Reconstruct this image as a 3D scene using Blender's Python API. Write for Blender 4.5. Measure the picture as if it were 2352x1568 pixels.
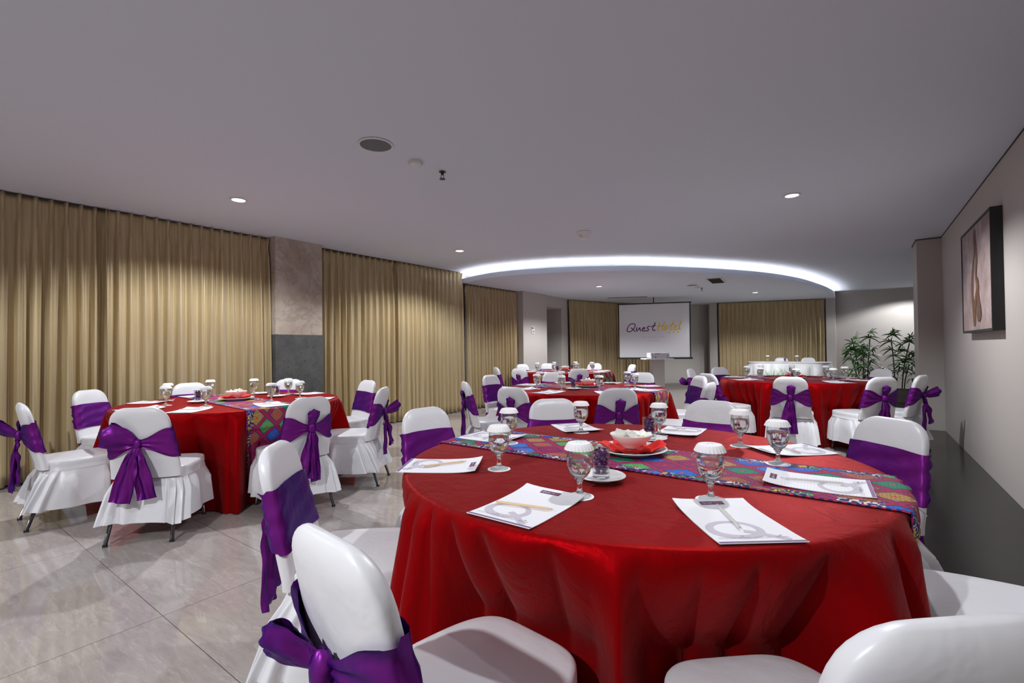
import bpy, math, random
from math import sin, cos, pi, radians, sqrt, atan2, hypot, floor
from mathutils import Vector, Matrix, noise

SC = bpy.context.scene
C = SC.collection
for o in list(bpy.data.objects):
    bpy.data.objects.remove(o)

# ---------------------------------------------------------------- camera
# room axes: x runs across the room (left curtains at -6.3, right wall at +0.95),
# y runs towards the projection screen, z up; metres.
F_PX = 1091.23
PITCH, ROLL, YAW, CAM_H = 0.01404, -0.01106, 0.63097, 1.209
cam = bpy.data.cameras.new('camera')
cam.sensor_width = 36.0
cam.lens = 36.0 * F_PX / 2352.0
cam.clip_start = 0.02
cam.clip_end = 60
cam_o = bpy.data.objects.new('camera', cam)
C.objects.link(cam_o)
cr, sr = cos(ROLL), sin(ROLL)
cp, sp = cos(PITCH), sin(PITCH)
R_ = Vector((cr, -sr * sp, sr * cp))
U_ = Vector((-sr, -cr * sp, cr * cp))
F_ = Vector((0, cp, sp))
cyw, syw = cos(YAW), sin(YAW)


def rot_room(v):
    return Vector((v.x * cyw - v.y * syw, v.x * syw + v.y * cyw, v.z))


R_, U_, F_ = rot_room(R_), rot_room(U_), rot_room(F_)
mw = Matrix((
    (R_.x, U_.x, -F_.x, 0), (R_.y, U_.y, -F_.y, 0), (R_.z, U_.z, -F_.z, CAM_H), (0, 0, 0, 1)))
cam_o.matrix_world = mw
SC.camera = cam_o

# ---------------------------------------------------------------- world, exposure
w = bpy.data.worlds.new('world')
SC.world = w
w.use_nodes = True
w.node_tree.nodes['Background'].inputs[0].default_value = (0.5, 0.5, 0.6, 1)
w.node_tree.nodes['Background'].inputs[1].default_value = 0.1
SC.view_settings.view_transform = 'Standard'
SC.view_settings.look = 'None'
SC.view_settings.gamma = 1
SC.view_settings.use_curve_mapping = False
SC.view_settings.exposure = -0.62

ZC, ZL = 2.687, 2.49            # main ceiling, lowered ceiling


def spot(x, y, z, watts, size=120, blend=0.5, radius=0.035, col=(0.95, 0.97, 1.0), tilt=(0, 0)):
    l = bpy.data.lights.new('downlight_or_fill', 'SPOT')
    l.energy = watts
    l.spot_size = radians(size)
    l.spot_blend = blend
    l.shadow_soft_size = radius
    l.color = col
    o = bpy.data.objects.new('downlight_or_fill', l)
    o.location = (x, y, z)
    o.rotation_euler = (radians(tilt[0]), radians(tilt[1]), 0)
    C.objects.link(o)
    return o


DOWN = [(-4.86, 2.16, ZC), (-0.51, 5.40, ZC), (-4.83, 5.30, ZC), (-4.39, 9.13, ZL), (-2.0, 12.69, ZL)]
for (x, y, z) in DOWN:
    spot(x, y, z - 0.02, (420 if y == 5.40 else 330) if z == ZC else 480, 146, 0.42)
# further downlights outside the frame; the one farthest behind the camera is added fill
for (x, y, z, wt) in [(-0.51, 2.1, ZC, 130), (-4.85, -1.0, ZC, 200), (-1.1, -1.5, ZC, 520), (-2.9, -3.8, ZC, 170),
                      (1.1, 15.3, ZC, 240)]:
    spot(x, y, z - 0.02, wt, 146, 0.30)

# ---------------------------------------------------------------- helpers


def link(o, parent=None):
    C.objects.link(o)
    if parent is not None:
        o.parent = parent
    return o


def tag(o, label, cat, group=None, kind=None):
    o['label'] = label
    o['category'] = cat
    if group:
        o['group'] = group
    if kind:
        o['kind'] = kind
    return o


def empty(name, loc, rz=0.0):
    o = bpy.data.objects.new(name, None)
    o.empty_display_size = 0.1
    o.location = loc
    o.rotation_euler = (0, 0, rz)
    C.objects.link(o)
    return o


def mobj(name, me, parent=None, loc=(0, 0, 0), rz=0.0):
    o = bpy.data.objects.new(name, me)
    o.location = loc
    o.rotation_euler = (0, 0, rz)
    return link(o, parent)


def mesh(name, vs, fs, mat=None, smooth=True, mats=None, midx=None):
    me = bpy.data.meshes.new(name)
    me.from_pydata([tuple(v) for v in vs], [], fs)
    if mats:
        for m in mats:
            me.materials.append(m)
        for p, i in zip(me.polygons, midx):
            p.material_index = i
    elif mat:
        me.materials.append(mat)
    if smooth:
        me.polygons.foreach_set('use_smooth', [True] * len(me.polygons))
    me.update()
    return me


def sharp(me, ang=35):
    try:
        me.set_sharp_from_angle(angle=radians(ang))
    except Exception:
        pass
    return me


class MB:
    """collects shapes that make ONE part"""

    def __init__(s):
        s.v, s.f, s.mi = [], [], []
        s.cur = 0

    def add(s, vs, fs):
        b = len(s.v)
        s.v += [tuple(v) for v in vs]
        s.f += [tuple(b + i for i in f) for f in fs]
        s.mi += [s.cur] * len(fs)

    def box(s, x0, x1, y0, y1, z0, z1):
        vs = [(x, y, z) for z in (z0, z1) for y in (y0, y1) for x in (x0, x1)]
        s.add(vs, [(0, 2, 3, 1), (4, 5, 7, 6), (0, 1, 5, 4), (2, 6, 7, 3), (0, 4, 6, 2), (1, 3, 7, 5)])

    def prism(s, pts, z0, z1):
        n = len(pts)
        vs = [(x, y, z0) for x, y in pts] + [(x, y, z1) for x, y in pts]
        fs = [tuple(range(n))[::-1], tuple(range(n, 2 * n))]
        fs += [(i, (i + 1) % n, n + (i + 1) % n, n + i) for i in range(n)]
        s.add(vs, fs)

    def lathe(s, prof, n=32, c=(0, 0, 0), close=True):
        vs, fs = [], []
        rings = []
        for (r, z) in prof:
            if r < 1e-6:
                rings.append([len(vs)])
                vs.append((c[0], c[1], c[2] + z))
            else:
                rings.append(list(range(len(vs), len(vs) + n)))
                for k in range(n):
                    a = 2 * pi * k / n
                    vs.append((c[0] + r * cos(a), c[1] + r * sin(a), c[2] + z))
        for a, b in zip(rings[:-1], rings[1:]):
            if len(a) == 1 and len(b) == 1:
                continue
            for k in range(n):
                k2 = (k + 1) % n
                if len(a) == 1:
                    fs.append((a[0], b[k2], b[k]))
                elif len(b) == 1:
                    fs.append((a[k], a[k2], b[0]))
                else:
                    fs.append((a[k], a[k2], b[k2], b[k]))
        s.add(vs, fs)

    def tube(s, pts, r, n=8, caps=True):
        pts = [Vector(p) for p in pts]
        rs = r if isinstance(r, (list, tuple)) else [r] * len(pts)
        vs, fs = [], []
        up = Vector((0, 0, 1))
        for i, p in enumerate(pts):
            t = (pts[min(i + 1, len(pts) - 1)] - pts[max(i - 1, 0)]).normalized()
            a = t.cross(up)
            if a.length < 0.01:
                a = t.cross(Vector((0, 1, 0)))
            a.normalize()
            b = t.cross(a).normalized()
            for k in range(n):
                q = 2 * pi * k / n
                vs.append(p + (a * cos(q) + b * sin(q)) * rs[i])
        for i in range(len(pts) - 1):
            for k in range(n):
                k2 = (k + 1) % n
                fs.append((i * n + k, i * n + k2, (i + 1) * n + k2, (i + 1) * n + k))
        if caps:
            fs.append(tuple(range(n)))
            m = (len(pts) - 1) * n
            fs.append(tuple(range(m, m + n))[::-1])
        s.add(vs, fs)

    def grid(s, rows, closed=False):
        n = len(rows[0])
        vs = [p for r in rows for p in r]
        fs = []
        for i in range(len(rows) - 1):
            for k in range(n if closed else n - 1):
                k2 = (k + 1) % n
                fs.append((i * n + k, i * n + k2, (i + 1) * n + k2, (i + 1) * n + k))
        s.add(vs, fs)

    def me(s, name, mat=None, smooth=True, mats=None, ang=None):
        m = mesh(name, s.v, s.f, mat, smooth, mats, s.mi)
        if ang:
            sharp(m, ang)
        return m

    def obj(s, name, mat=None, parent=None, smooth=False, loc=(0, 0, 0), rz=0.0, mats=None, ang=None):
        return mobj(name, s.me(name, mat, smooth, mats, ang), parent, loc, rz)


def catmull(pts, k=8):
    out = []
    n = len(pts)
    P = [Vector(p) for p in pts]
    for i in range(n - 1):
        p0, p1, p2, p3 = P[max(i - 1, 0)], P[i], P[i + 1], P[min(i + 2, n - 1)]
        for j in range(k):
            t = j / k
            out.append(0.5 * ((2 * p1) + (p2 - p0) * t + (2 * p0 - 5 * p1 + 4 * p2 - p3) * t * t
                              + (3 * p1 - p0 - 3 * p2 + p3) * t ** 3))
    out.append(P[-1])
    return out


def smooth01(a, b, x):
    t = max(0.0, min(1.0, (x - a) / (b - a)))
    return t * t * (3 - 2 * t)


def copy_tree(o, parent=None):
    c = o.copy()
    C.objects.link(c)
    c.parent = parent
    for ch in list(o.children):
        copy_tree(ch, c)
    return c


# ---------------------------------------------------------------- materials
class NT:
    def __init__(s, name):
        s.mat = bpy.data.materials.new(name)
        s.mat.use_nodes = True
        s.t = s.mat.node_tree
        s.b = s.t.nodes['Principled BSDF']

    def n(s, kind, **kw):
        nd = s.t.nodes.new(kind)
        for k, v in kw.items():
            setattr(nd, k, v)
        return nd

    def l(s, a, b):
        s.t.links.new(a, b)

    def m(s, op, a, b=None, c=None):
        nd = s.n('ShaderNodeMath', operation=op)
        for i, x in enumerate((a, b, c)):
            if x is None:
                continue
            if hasattr(x, 'is_linked'):
                s.l(x, nd.inputs[i])
            else:
                nd.inputs[i].default_value = x
        return nd.outputs[0]

    def co(s, kind='Object'):
        return s.n('ShaderNodeTexCoord').outputs[kind]

    def sep(s, v):
        nd = s.n('ShaderNodeSeparateXYZ')
        s.l(v, nd.inputs[0])
        return nd.outputs

    def comb(s, x, y, z):
        nd = s.n('ShaderNodeCombineXYZ')
        for i, q in enumerate((x, y, z)):
            if hasattr(q, 'is_linked'):
                s.l(q, nd.inputs[i])
            else:
                nd.inputs[i].default_value = q
        return nd.outputs[0]

    def noise(s, v, scale, detail=3, rough=0.5, dist=0.0):
        nd = s.n('ShaderNodeTexNoise')
        s.l(v, nd.inputs['Vector'])
        nd.inputs['Scale'].default_value = scale
        nd.inputs['Detail'].default_value = detail
        nd.inputs['Roughness'].default_value = rough
        nd.inputs['Distortion'].default_value = dist
        return nd.outputs['Fac']

    def ramp(s, f, stops, interp='LINEAR'):
        nd = s.n('ShaderNodeValToRGB')
        s.l(f, nd.inputs[0])
        cr_ = nd.color_ramp
        cr_.interpolation = interp
        while len(cr_.elements) < len(stops):
            cr_.elements.new(0.5)
        for e, (p, c) in zip(cr_.elements, stops):
            e.position = p
            e.color = (*c, 1) if len(c) == 3 else c
        return nd.outputs[0]

    def mix(s, f, a, b):
        nd = s.n('ShaderNodeMix', data_type='RGBA')
        for sock, x in ((nd.inputs[0], f), (nd.inputs[6], a), (nd.inputs[7], b)):
            if hasattr(x, 'is_linked'):
                s.l(x, sock)
            else:
                sock.default_value = (*x, 1) if isinstance(x, tuple) and len(x) == 3 else x
        return nd.outputs[2]

    def bump(s, h, strength=0.3, dist=0.01):
        nd = s.n('ShaderNodeBump')
        nd.inputs['Strength'].default_value = strength
        nd.inputs['Distance'].default_value = dist
        s.l(h, nd.inputs['Height'])
        s.l(nd.outputs[0], s.b.inputs['Normal'])

    def vmul(s, v, sc):
        nd = s.n('ShaderNodeMapping')
        s.l(v, nd.inputs[0])
        nd.inputs['Scale'].default_value = sc
        return nd.outputs[0]

    def set(s, **kw):
        for k, v in kw.items():
            k = k.replace('_', ' ')
            i = s.b.inputs[k]
            if hasattr(v, 'is_linked'):
                s.l(v, i)
            else:
                i.default_value = (*v, 1) if isinstance(v, tuple) and len(v) == 3 else v
        return s


def simple(name, col, rough=0.5, metal=0.0, **kw):
    q = NT(name)
    q.set(Base_Color=col, Roughness=rough, Metallic=metal, **kw)
    return q.mat


def fabric_bump(q, scale=9, strength=0.25, dist=0.02, fine=0.15):
    c = q.co()
    a = q.noise(c, scale, 3, 0.5, 0.25)
    b = q.noise(c, 260, 1)
    q.bump(q.m('ADD', a, q.m('MULTIPLY', b, 0.02 * fine)), strength, dist)


M = {}
M['wall'] = simple('cream wall paint', (0.47, 0.435, 0.405), 0.6)
M['ceil'] = simple('ceiling paint', (0.62, 0.66, 0.745), 0.8)
M['shadow_and_track'] = simple('dark shadow line and track', (0.05, 0.05, 0.05), 0.8)  # dark colour stands in for the ceiling shadow line; curtain tracks share it
M['white_plastic'] = simple('white plastic', (0.7, 0.7, 0.72), 0.4)
M['paper'] = simple('white paper', (0.86, 0.86, 0.88), 0.75)
M['china'] = simple('white china', (0.85, 0.85, 0.86), 0.08)
M['chrome'] = simple('chair leg metal', (0.35, 0.35, 0.37), 0.25, 1.0)
M['rubber'] = simple('black rubber', (0.02, 0.02, 0.02), 0.6)
M['dark'] = simple('dark metal', (0.012, 0.016, 0.013), 0.5)
M['grey'] = simple('grey grille', (0.12, 0.13, 0.14), 0.6)
M['darkgrille'] = simple('dark grille', (0.035, 0.035, 0.035), 0.6)
M['napkin'] = simple('red napkin cloth', (0.72, 0.012, 0.008), 0.7)
M['wood_pencil'] = simple('natural pencil wood', (0.72, 0.52, 0.33), 0.5)
M['pale_pencil'] = simple('pale grey pencil', (0.62, 0.60, 0.58), 0.45)
M['lead'] = simple('graphite', (0.05, 0.05, 0.05), 0.5)
M['watermark'] = simple('lavender print', (0.56, 0.52, 0.60), 0.75)
M['plum'] = simple('plum print', (0.13, 0.045, 0.14), 0.7)
M['foot_bar'] = simple('violet print', (0.22, 0.14, 0.28), 0.7)
M['print_grey'] = simple('grey print', (0.22, 0.22, 0.26), 0.8)
M['print_white'] = simple('white print', (0.85, 0.85, 0.85), 0.8)
M['print_gold'] = simple('gold print', (0.75, 0.42, 0.2), 0.8)
M['logo_purple'] = simple('logo purple', (0.17, 0.025, 0.21), 0.8)
M['logo_yellow'] = simple('logo yellow', (0.95, 0.58, 0.02), 0.8)
M['logo_pink'] = simple('logo faint pink', (0.74, 0.54, 0.66), 0.8)
M['screen'] = simple('projection fabric', (0.80, 0.80, 0.84), 0.9)
M['planter'] = simple('brown planter', (0.26, 0.22, 0.20), 0.5)
M['soil'] = simple('planter soil', (0.03, 0.02, 0.015), 0.9)
M['stem'] = simple('green stem', (0.06, 0.11, 0.03), 0.6)
M['bronze'] = simple('sprinkler metal', (0.035, 0.07, 0.04), 0.35, 0.6)
M['sticker'] = simple('yellow sticker', (0.35, 0.34, 0.05), 0.6)


def em(name, col, s):
    q = NT(name)
    q.set(Base_Color=col, Emission_Color=col, Emission_Strength=s)
    return q.mat


M['lamp'] = em('downlight lens', (1, 0.98, 1.0), 14)
M['strip'] = em('cove strip light', (0.93, 0.93, 1.0), 110)

# chair satin
q = NT('white satin')
q.set(Base_Color=(0.72, 0.725, 0.755), Roughness=0.36)
q.b.inputs['Specular IOR Level'].default_value = 0.55
q.b.inputs['Sheen Weight'].default_value = 0.15
fabric_bump(q, 8, 0.3, 0.02)
M['satin'] = q.mat

# purple taffeta
q = NT('purple taffeta')
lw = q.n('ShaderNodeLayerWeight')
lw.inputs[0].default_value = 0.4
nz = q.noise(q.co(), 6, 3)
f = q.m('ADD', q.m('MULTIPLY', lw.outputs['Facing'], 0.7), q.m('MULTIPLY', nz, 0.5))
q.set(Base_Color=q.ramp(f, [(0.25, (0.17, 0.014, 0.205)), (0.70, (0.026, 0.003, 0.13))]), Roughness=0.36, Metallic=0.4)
q.b.inputs['Specular IOR Level'].default_value = 0.3
q.b.inputs['Specular Tint'].default_value = (0.75, 0.35, 0.95, 1)
fabric_bump(q, 12, 0.35, 0.012)
M['taffeta'] = q.mat
# red satin cloth
q = NT('red satin')
q.set(Base_Color=(0.26, 0.0006, 0.0022), Roughness=0.5, Metallic=0.5)
q.b.inputs['Specular Tint'].default_value = (1.0, 0.10, 0.12, 1)
q.b.inputs['Specular IOR Level'].default_value = 0.08
q.b.inputs['Sheen Weight'].default_value = 0.05
c = q.co()
a = q.noise(q.vmul(c, (1, 1, 0.45)), 7, 4, 0.6, 1.6)
b = q.noise(q.vmul(c, (1, 1, 0.5)), 26, 2, 0.5, 1.0)
q.bump(q.m('ADD', a, q.m('MULTIPLY', b, 0.12)), 0.38, 0.02)
M['red'] = q.mat
q = NT('white table linen')
q.set(Base_Color=(0.72, 0.72, 0.74), Roughness=0.4)
fabric_bump(q, 7, 0.3, 0.02)
M['linen'] = q.mat
# gold curtain satin
q = NT('gold curtain satin')
c = q.co()
st = q.noise(q.vmul(c, (60, 60, 0.6)), 1, 2)
q.set(Base_Color=q.ramp(st, [(0.3, (0.40, 0.305, 0.145)), (0.7, (0.54, 0.435, 0.27))]), Roughness=0.36, Metallic=0.25)
q.b.inputs['Specular IOR Level'].default_value = 0.6
q.b.inputs['Sheen Weight'].default_value = 0.25
M['curtain'] = q.mat
# polished stone floor, dark granite border
q = NT('polished stone tiles')
c = q.co()
x, y, z = q.sep(c)[0:3]
gu = q.m('DIVIDE', q.m('ADD', x, 2.6 + 1.27 * 20), 1.27)
gv = q.m('DIVIDE', q.m('ADD', y, -0.82 + 0.6 * 40), 0.6)
fu, fv = q.m('FRACT', gu), q.m('FRACT', gv)
eu = q.m('MULTIPLY', q.m('SUBTRACT', 0.5, q.m('ABSOLUTE', q.m('SUBTRACT', fu, 0.5))), 1.27)
ev = q.m('MULTIPLY', q.m('SUBTRACT', 0.5, q.m('ABSOLUTE', q.m('SUBTRACT', fv, 0.5))), 0.6)
line = q.m('LESS_THAN', q.m('MINIMUM', eu, ev), 0.0016)
off = q.comb(q.m('MULTIPLY', q.m('FLOOR', gu), 3.7), q.m('MULTIPLY', q.m('FLOOR', gv), 5.3), 0)
va = q.n('ShaderNodeVectorMath', operation='ADD')
q.l(c, va.inputs[0])
q.l(off, va.inputs[1])
rotm = q.n('ShaderNodeMapping')
q.l(va.outputs[0], rotm.inputs[0])
rotm.inputs['Rotation'].default_value = (0, 0, radians(-8))
rotm.inputs['Scale'].default_value = (0.9, 4.2, 1)
n1 = q.noise(rotm.outputs[0], 1.6, 6, 0.6, 1.2)
n2 = q.noise(rotm.outputs[0], 9, 5, 0.65, 0.8)
vein = q.m('SUBTRACT', 1.0, q.m('MULTIPLY', q.m('ABSOLUTE', q.m('SUBTRACT', n1, 0.5)), 55))
vein = q.m('MULTIPLY', q.m('MAXIMUM', vein, 0.0), q.m('GREATER_THAN', n2, 0.47))
base = q.ramp(q.m('ADD', q.m('MULTIPLY', n1, 0.45), q.m('MULTIPLY', n2, 0.55)),
              [(0.25, (0.27, 0.233, 0.215)), (0.5, (0.36, 0.32, 0.30)), (0.8, (0.43, 0.39, 0.375))])
base = q.mix(q.m('MULTIPLY', vein, 0.22), base, (0.62, 0.58, 0.57))
base = q.mix(line, base, (0.10, 0.085, 0.07))
dk = q.m('MAXIMUM', q.m('GREATER_THAN', x, 0.364),
         q.m('MULTIPLY', q.m('LESS_THAN', y, 4.40), q.m('GREATER_THAN', x, -0.25)))
gr = q.ramp(q.noise(c, 60, 3), [(0.3, (0.008, 0.008, 0.0075)), (0.7, (0.020, 0.0195, 0.019))])
q.set(Base_Color=q.mix(dk, base, gr), Roughness=q.m('ADD', 0.08, q.m('MULTIPLY', dk, 0.1)))
q.l(q.m('SUBTRACT', 0.55, q.m('MULTIPLY', dk, 0.35)), q.b.inputs['Specular IOR Level'])
M['floor'] = q.mat
# marble and dark stone of the pillar
q = NT('beige marble')
c = q.co()
n1 = q.noise(c, 2.2, 7, 0.62, 1.5)
vein = q.m('MAXIMUM', q.m('SUBTRACT', 1.0, q.m('MULTIPLY', q.m('ABSOLUTE', q.m('SUBTRACT', n1, 0.5)), 26)), 0)
base = q.ramp(q.noise(c, 3, 6, 0.6), [(0.3, (0.34, 0.27, 0.21)), (0.7, (0.52, 0.46, 0.40))])
q.set(Base_Color=q.mix(q.m('MULTIPLY', vein, 0.5), base, (0.27, 0.2, 0.15)), Roughness=0.3)
M['marble'] = q.mat
q = NT('charcoal stone')
c = q.co()
base = q.ramp(q.noise(c, 6, 8, 0.7), [(0.3, (0.05, 0.052, 0.05)), (0.7, (0.10, 0.10, 0.098))])
pit = q.m('GREATER_THAN', q.noise(c, 45, 2), 0.68)
q.set(Base_Color=q.mix(pit, base, (0.02, 0.02, 0.02)), Roughness=0.5)
M['charcoal'] = q.mat
# grooved light wall panel beside the screen
q = NT('pale panel wall')
q.set(Base_Color=(0.50, 0.475, 0.44), Roughness=0.45)
M['panel'] = q.mat
# glass and water
q = NT('clear glass')
q.set(Base_Color=(1, 1, 1), Roughness=0.0, IOR=1.48)
q.b.inputs['Transmission Weight'].default_value = 1.0
M['glass'] = q.mat
q = NT('thin clear glass')
fr = q.n('ShaderNodeLayerWeight'); fr.inputs[0].default_value = 0.5
gl = q.n('ShaderNodeBsdfGlossy'); gl.inputs['Roughness'].default_value = 0.01
tr = q.n('ShaderNodeBsdfTransparent'); tr.inputs[0].default_value = (0.96, 0.97, 0.97, 1)
ms = q.n('ShaderNodeMixShader')
q.l(q.m('ADD', q.m('MULTIPLY', q.m('POWER', fr.outputs['Facing'], 3.0), 0.7), 0.06), ms.inputs[0]); q.l(tr.outputs[0], ms.inputs[1]); q.l(gl.outputs[0], ms.inputs[2])
q.l(ms.outputs[0], q.t.nodes['Material Output'].inputs[0])
M['thin_glass'] = q.mat
q = NT('drinking water')
q.set(Base_Color=(1, 1, 1), Roughness=0.0, IOR=1.33)
q.b.inputs['Transmission Weight'].default_value = 1.0
M['water'] = q.mat
# candy wrappers
q = NT('purple candy wrapper')
n1 = q.noise(q.co(), 90, 2)
q.set(Base_Color=q.ramp(n1, [(0.4, (0.03, 0.015, 0.10)), (0.6, (0.14, 0.03, 0.20))]), Roughness=0.18)
q.b.inputs['Metallic'].default_value = 0.35
q.bump(n1, 0.8, 0.004)
M['candy'] = q.mat
# frangipani
q = NT('frangipani petal')
x, y, z = q.sep(q.co())[0:3]
r = q.m('SQRT', q.m('ADD', q.m('MULTIPLY', x, x), q.m('MULTIPLY', y, y)))
q.set(Base_Color=q.ramp(q.m('MULTIPLY', r, 25), [(0.12, (0.85, 0.60, 0.02)), (0.45, (0.90, 0.89, 0.84))]), Roughness=0.5)
q.b.inputs['Subsurface Weight'].default_value = 0.1
M['petal'] = q.mat
# leaves
q = NT('palm leaf')
n1 = q.noise(q.co(), 6, 2)
q.set(Base_Color=q.ramp(n1, [(0.35, (0.02, 0.08, 0.018)), (0.7, (0.08, 0.20, 0.04))]), Roughness=0.4)
M['leaf'] = q.mat
q = NT('grass blade')
q.set(Base_Color=(0.12, 0.36, 0.06), Roughness=0.5)
M['grass'] = q.mat
# ruled notepad sheet
q = NT('ruled paper')
x, y, z = q.sep(q.co())[0:3]
ln = q.m('LESS_THAN', q.m('FRACT', q.m('MULTIPLY', q.m('ADD', y, 0.2), 112)), 0.06)
reg = q.m('MULTIPLY', q.m('LESS_THAN', y, 0.098), q.m('GREATER_THAN', y, -0.128))
q.set(Base_Color=q.mix(q.m('MULTIPLY', ln, reg), (0.84, 0.84, 0.88), (0.60, 0.61, 0.70)), Roughness=0.7)
M['ruled'] = q.mat
# painted canvas
q = NT('painted canvas')
c = q.co()
n1 = q.noise(c, 5, 6, 0.65, 0.5)
q.set(Base_Color=q.ramp(n1, [(0.3, (0.20, 0.13, 0.12)), (0.55, (0.33, 0.25, 0.24)), (0.75, (0.46, 0.38, 0.37))]), Roughness=0.6)
M['canvas'] = q.mat
M['paint_brown'] = simple('brown paint', (0.12, 0.055, 0.026), 0.6)
M['paint_line'] = simple('dark paint line', (0.07, 0.035, 0.02), 0.6)
# embroidered runner: uv in metres, u along, v across
q = NT('embroidered runner')
uvn = q.n('ShaderNodeUVMap')
uvn.uv_map = 'UVMap'
x, y, z = q.sep(uvn.outputs[0])[0:3]
A_ = 0.086
sx = q.m('DIVIDE', x, 2 * A_)
sy = q.m('DIVIDE', y, 2 * 0.074)
p_ = q.m('ADD', q.m('ADD', sx, sy), 50.0)
r_ = q.m('ADD', q.m('SUBTRACT', sx, sy), 50.0)
ip, ir = q.m('FLOOR', p_), q.m('FLOOR', r_)
ap = q.m('ABSOLUTE', q.m('SUBTRACT', q.m('FRACT', p_), 0.5))
ar = q.m('ABSOLUTE', q.m('SUBTRACT', q.m('FRACT', r_), 0.5))
mx = q.m('MAXIMUM', ap, ar)
sm = q.m('ADD', ap, ar)
df = q.m('ABSOLUTE', q.m('SUBTRACT', ap, ar))
wn = q.n('ShaderNodeTexWhiteNoise', noise_dimensions='3D')
q.l(q.comb(ip, ir, 0.5), wn.inputs[0])
col = q.ramp(wn.outputs[0], [(0.0, (0.02, 0.14, 0.62)), (0.2, (0.01, 0.26, 0.10)), (0.36, (0.45, 0.13, 0.02)),
                             (0.5, (0.50, 0.30, 0.02)), (0.62, (0.03, 0.22, 0.70)), (0.74, (0.10, 0.45, 0.06)),
                             (0.86, (0.35, 0.005, 0.06))], 'CONSTANT')
navy = (0.018, 0.008, 0.12)
# branching motif inside each diamond (symmetric in both axes)
k1 = q.m('ABSOLUTE', q.m('SINE', q.m('MULTIPLY', q.m('ADD', sm, q.m('MULTIPLY', q.m('SINE', q.m('MULTIPLY', df, 30)), 0.06)), 24)))
k2 = q.m('ABSOLUTE', q.m('SINE', q.m('MULTIPLY', df, 26)))
mot = q.m('MAXIMUM', q.m('GREATER_THAN', k1, 0.60), q.m('MULTIPLY', q.m('GREATER_THAN', k2, 0.9), q.m('LESS_THAN', sm, 0.42)))
inside = q.m('LESS_THAN', mx, 0.36)
cc = q.mix(q.m('MULTIPLY', mot, inside), navy, col)
core = q.m('LESS_THAN', mx, 0.055)
cc = q.mix(core, cc, (0.55, 0.04, 0.04))
band = q.m('MULTIPLY', q.m('GREATER_THAN', mx, 0.41), q.m('LESS_THAN', q.m('FRACT', q.m('MULTIPLY', mx, 20)), 0.8))
cc = q.mix(band, cc, (0.42, 0.004, 0.045))
# edge rows of white and yellow figures
ay = q.m('ABSOLUTE', y)
vor = q.noise(q.comb(q.m('MULTIPLY', x, 1.0), q.m('MULTIPLY', y, 1.0), 0), 30, 0, 0.5, 1.2)
fig = q.m('LESS_THAN', q.m('ABSOLUTE', q.m('SUBTRACT', vor, 0.5)), 0.055)
figc = q.ramp(q.m('FRACT', q.m('MULTIPLY', x, 2.6)), [(0, (0.66, 0.63, 0.55)), (0.4, (0.62, 0.46, 0.04)), (0.6, (0.12, 0.5, 0.12)), (0.8, (0.66, 0.63, 0.55))], 'CONSTANT')
slot = q.m('LESS_THAN', q.m('ABSOLUTE', q.m('SUBTRACT', q.m('FRACT', q.m('MULTIPLY', x, 5.8)), 0.5)), 0.33)
edge = q.m('GREATER_THAN', ay, 0.168)
cc = q.mix(q.m('MULTIPLY', edge, slot), cc, q.mix(fig, navy, figc))
dots = q.m('MULTIPLY', q.m('GREATER_THAN', ay, 0.207), q.m('LESS_THAN', q.m('FRACT', q.m('MULTIPLY', x, 45)), 0.5))
cc = q.mix(q.m('GREATER_THAN', ay, 0.207), cc, navy)
cc = q.mix(dots, cc, (0.42, 0.005, 0.05))
q.set(Base_Color=cc, Roughness=0.8)
M['runner'] = q.mat

# ---------------------------------------------------------------- setting


def struct(o):
    o['kind'] = 'structure'
    return o


XL, XR = -6.45, 0.945
YB, YF = -4.5, 16.25
# floor: separate so that its material carries the tile grid
b = MB(); b.box(-7.4, 4.0, YB - 0.3, YF + 0.5, -0.1, 0.0)
struct(b.obj('floor', M['floor']))
b = MB(); b.box(-7.4, 4.0, YB - 0.3, YF + 0.5, ZC, ZC + 0.12)
struct(b.obj('ceiling', M['ceil']))
b = MB(); b.box(XL - 0.1, XL, YB - 0.1, 10.0, 0, ZC); struct(b.obj('wall_left', M['wall']))
b = MB(); b.box(XR, XR + 0.12, YB - 0.1, 8.84, 0, ZC); struct(b.obj('wall_right', M['wall']))
b = MB(); b.box(XL, XR, YB - 0.12, YB, 0, ZC); struct(b.obj('wall_near', M['wall']))
b = MB(); b.box(0.68, 3.2, 8.84, 9.46, 0, ZC); struct(b.obj('wall_right_pier', M['wall']))
b = MB(); b.box(3.1, 3.2, 9.46, YF, 0, ZC); struct(b.obj('wall_right_alcove', M['wall']))
b = MB(); b.box(-0.60, 3.2, YF, YF + 0.1, 0, ZC); struct(b.obj('wall_far_alcove', M['wall']))
# trim: dark strips standing in for the shadow line between right wall and ceiling
b = MB(); b.box(XR - 0.006, XR, YB, 8.84, ZC - 0.012, ZC - 0.001); struct(b.obj('shadow_trim_1', M['shadow_and_track']))
b = MB(); b.box(0.67, 0.68, 8.83, 9.46, ZC - 0.012, ZC - 0.001); b.box(0.67, XR, 8.825, 8.84, ZC - 0.012, ZC - 0.001)
struct(b.obj('shadow_trim_2', M['shadow_and_track']))
# marble pillar on the left wall (two stone claddings)
b = MB(); b.box(XL, -6.06, 3.14, 3.80, 1.42, ZC - 0.001); o = b.obj('wall_pillar', M['marble'])
struct(o)
b = MB(); b.box(XL, -6.055, 3.135, 3.805, 0, 1.42); struct(b.obj('wall_pillar_base', M['charcoal']))
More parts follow.
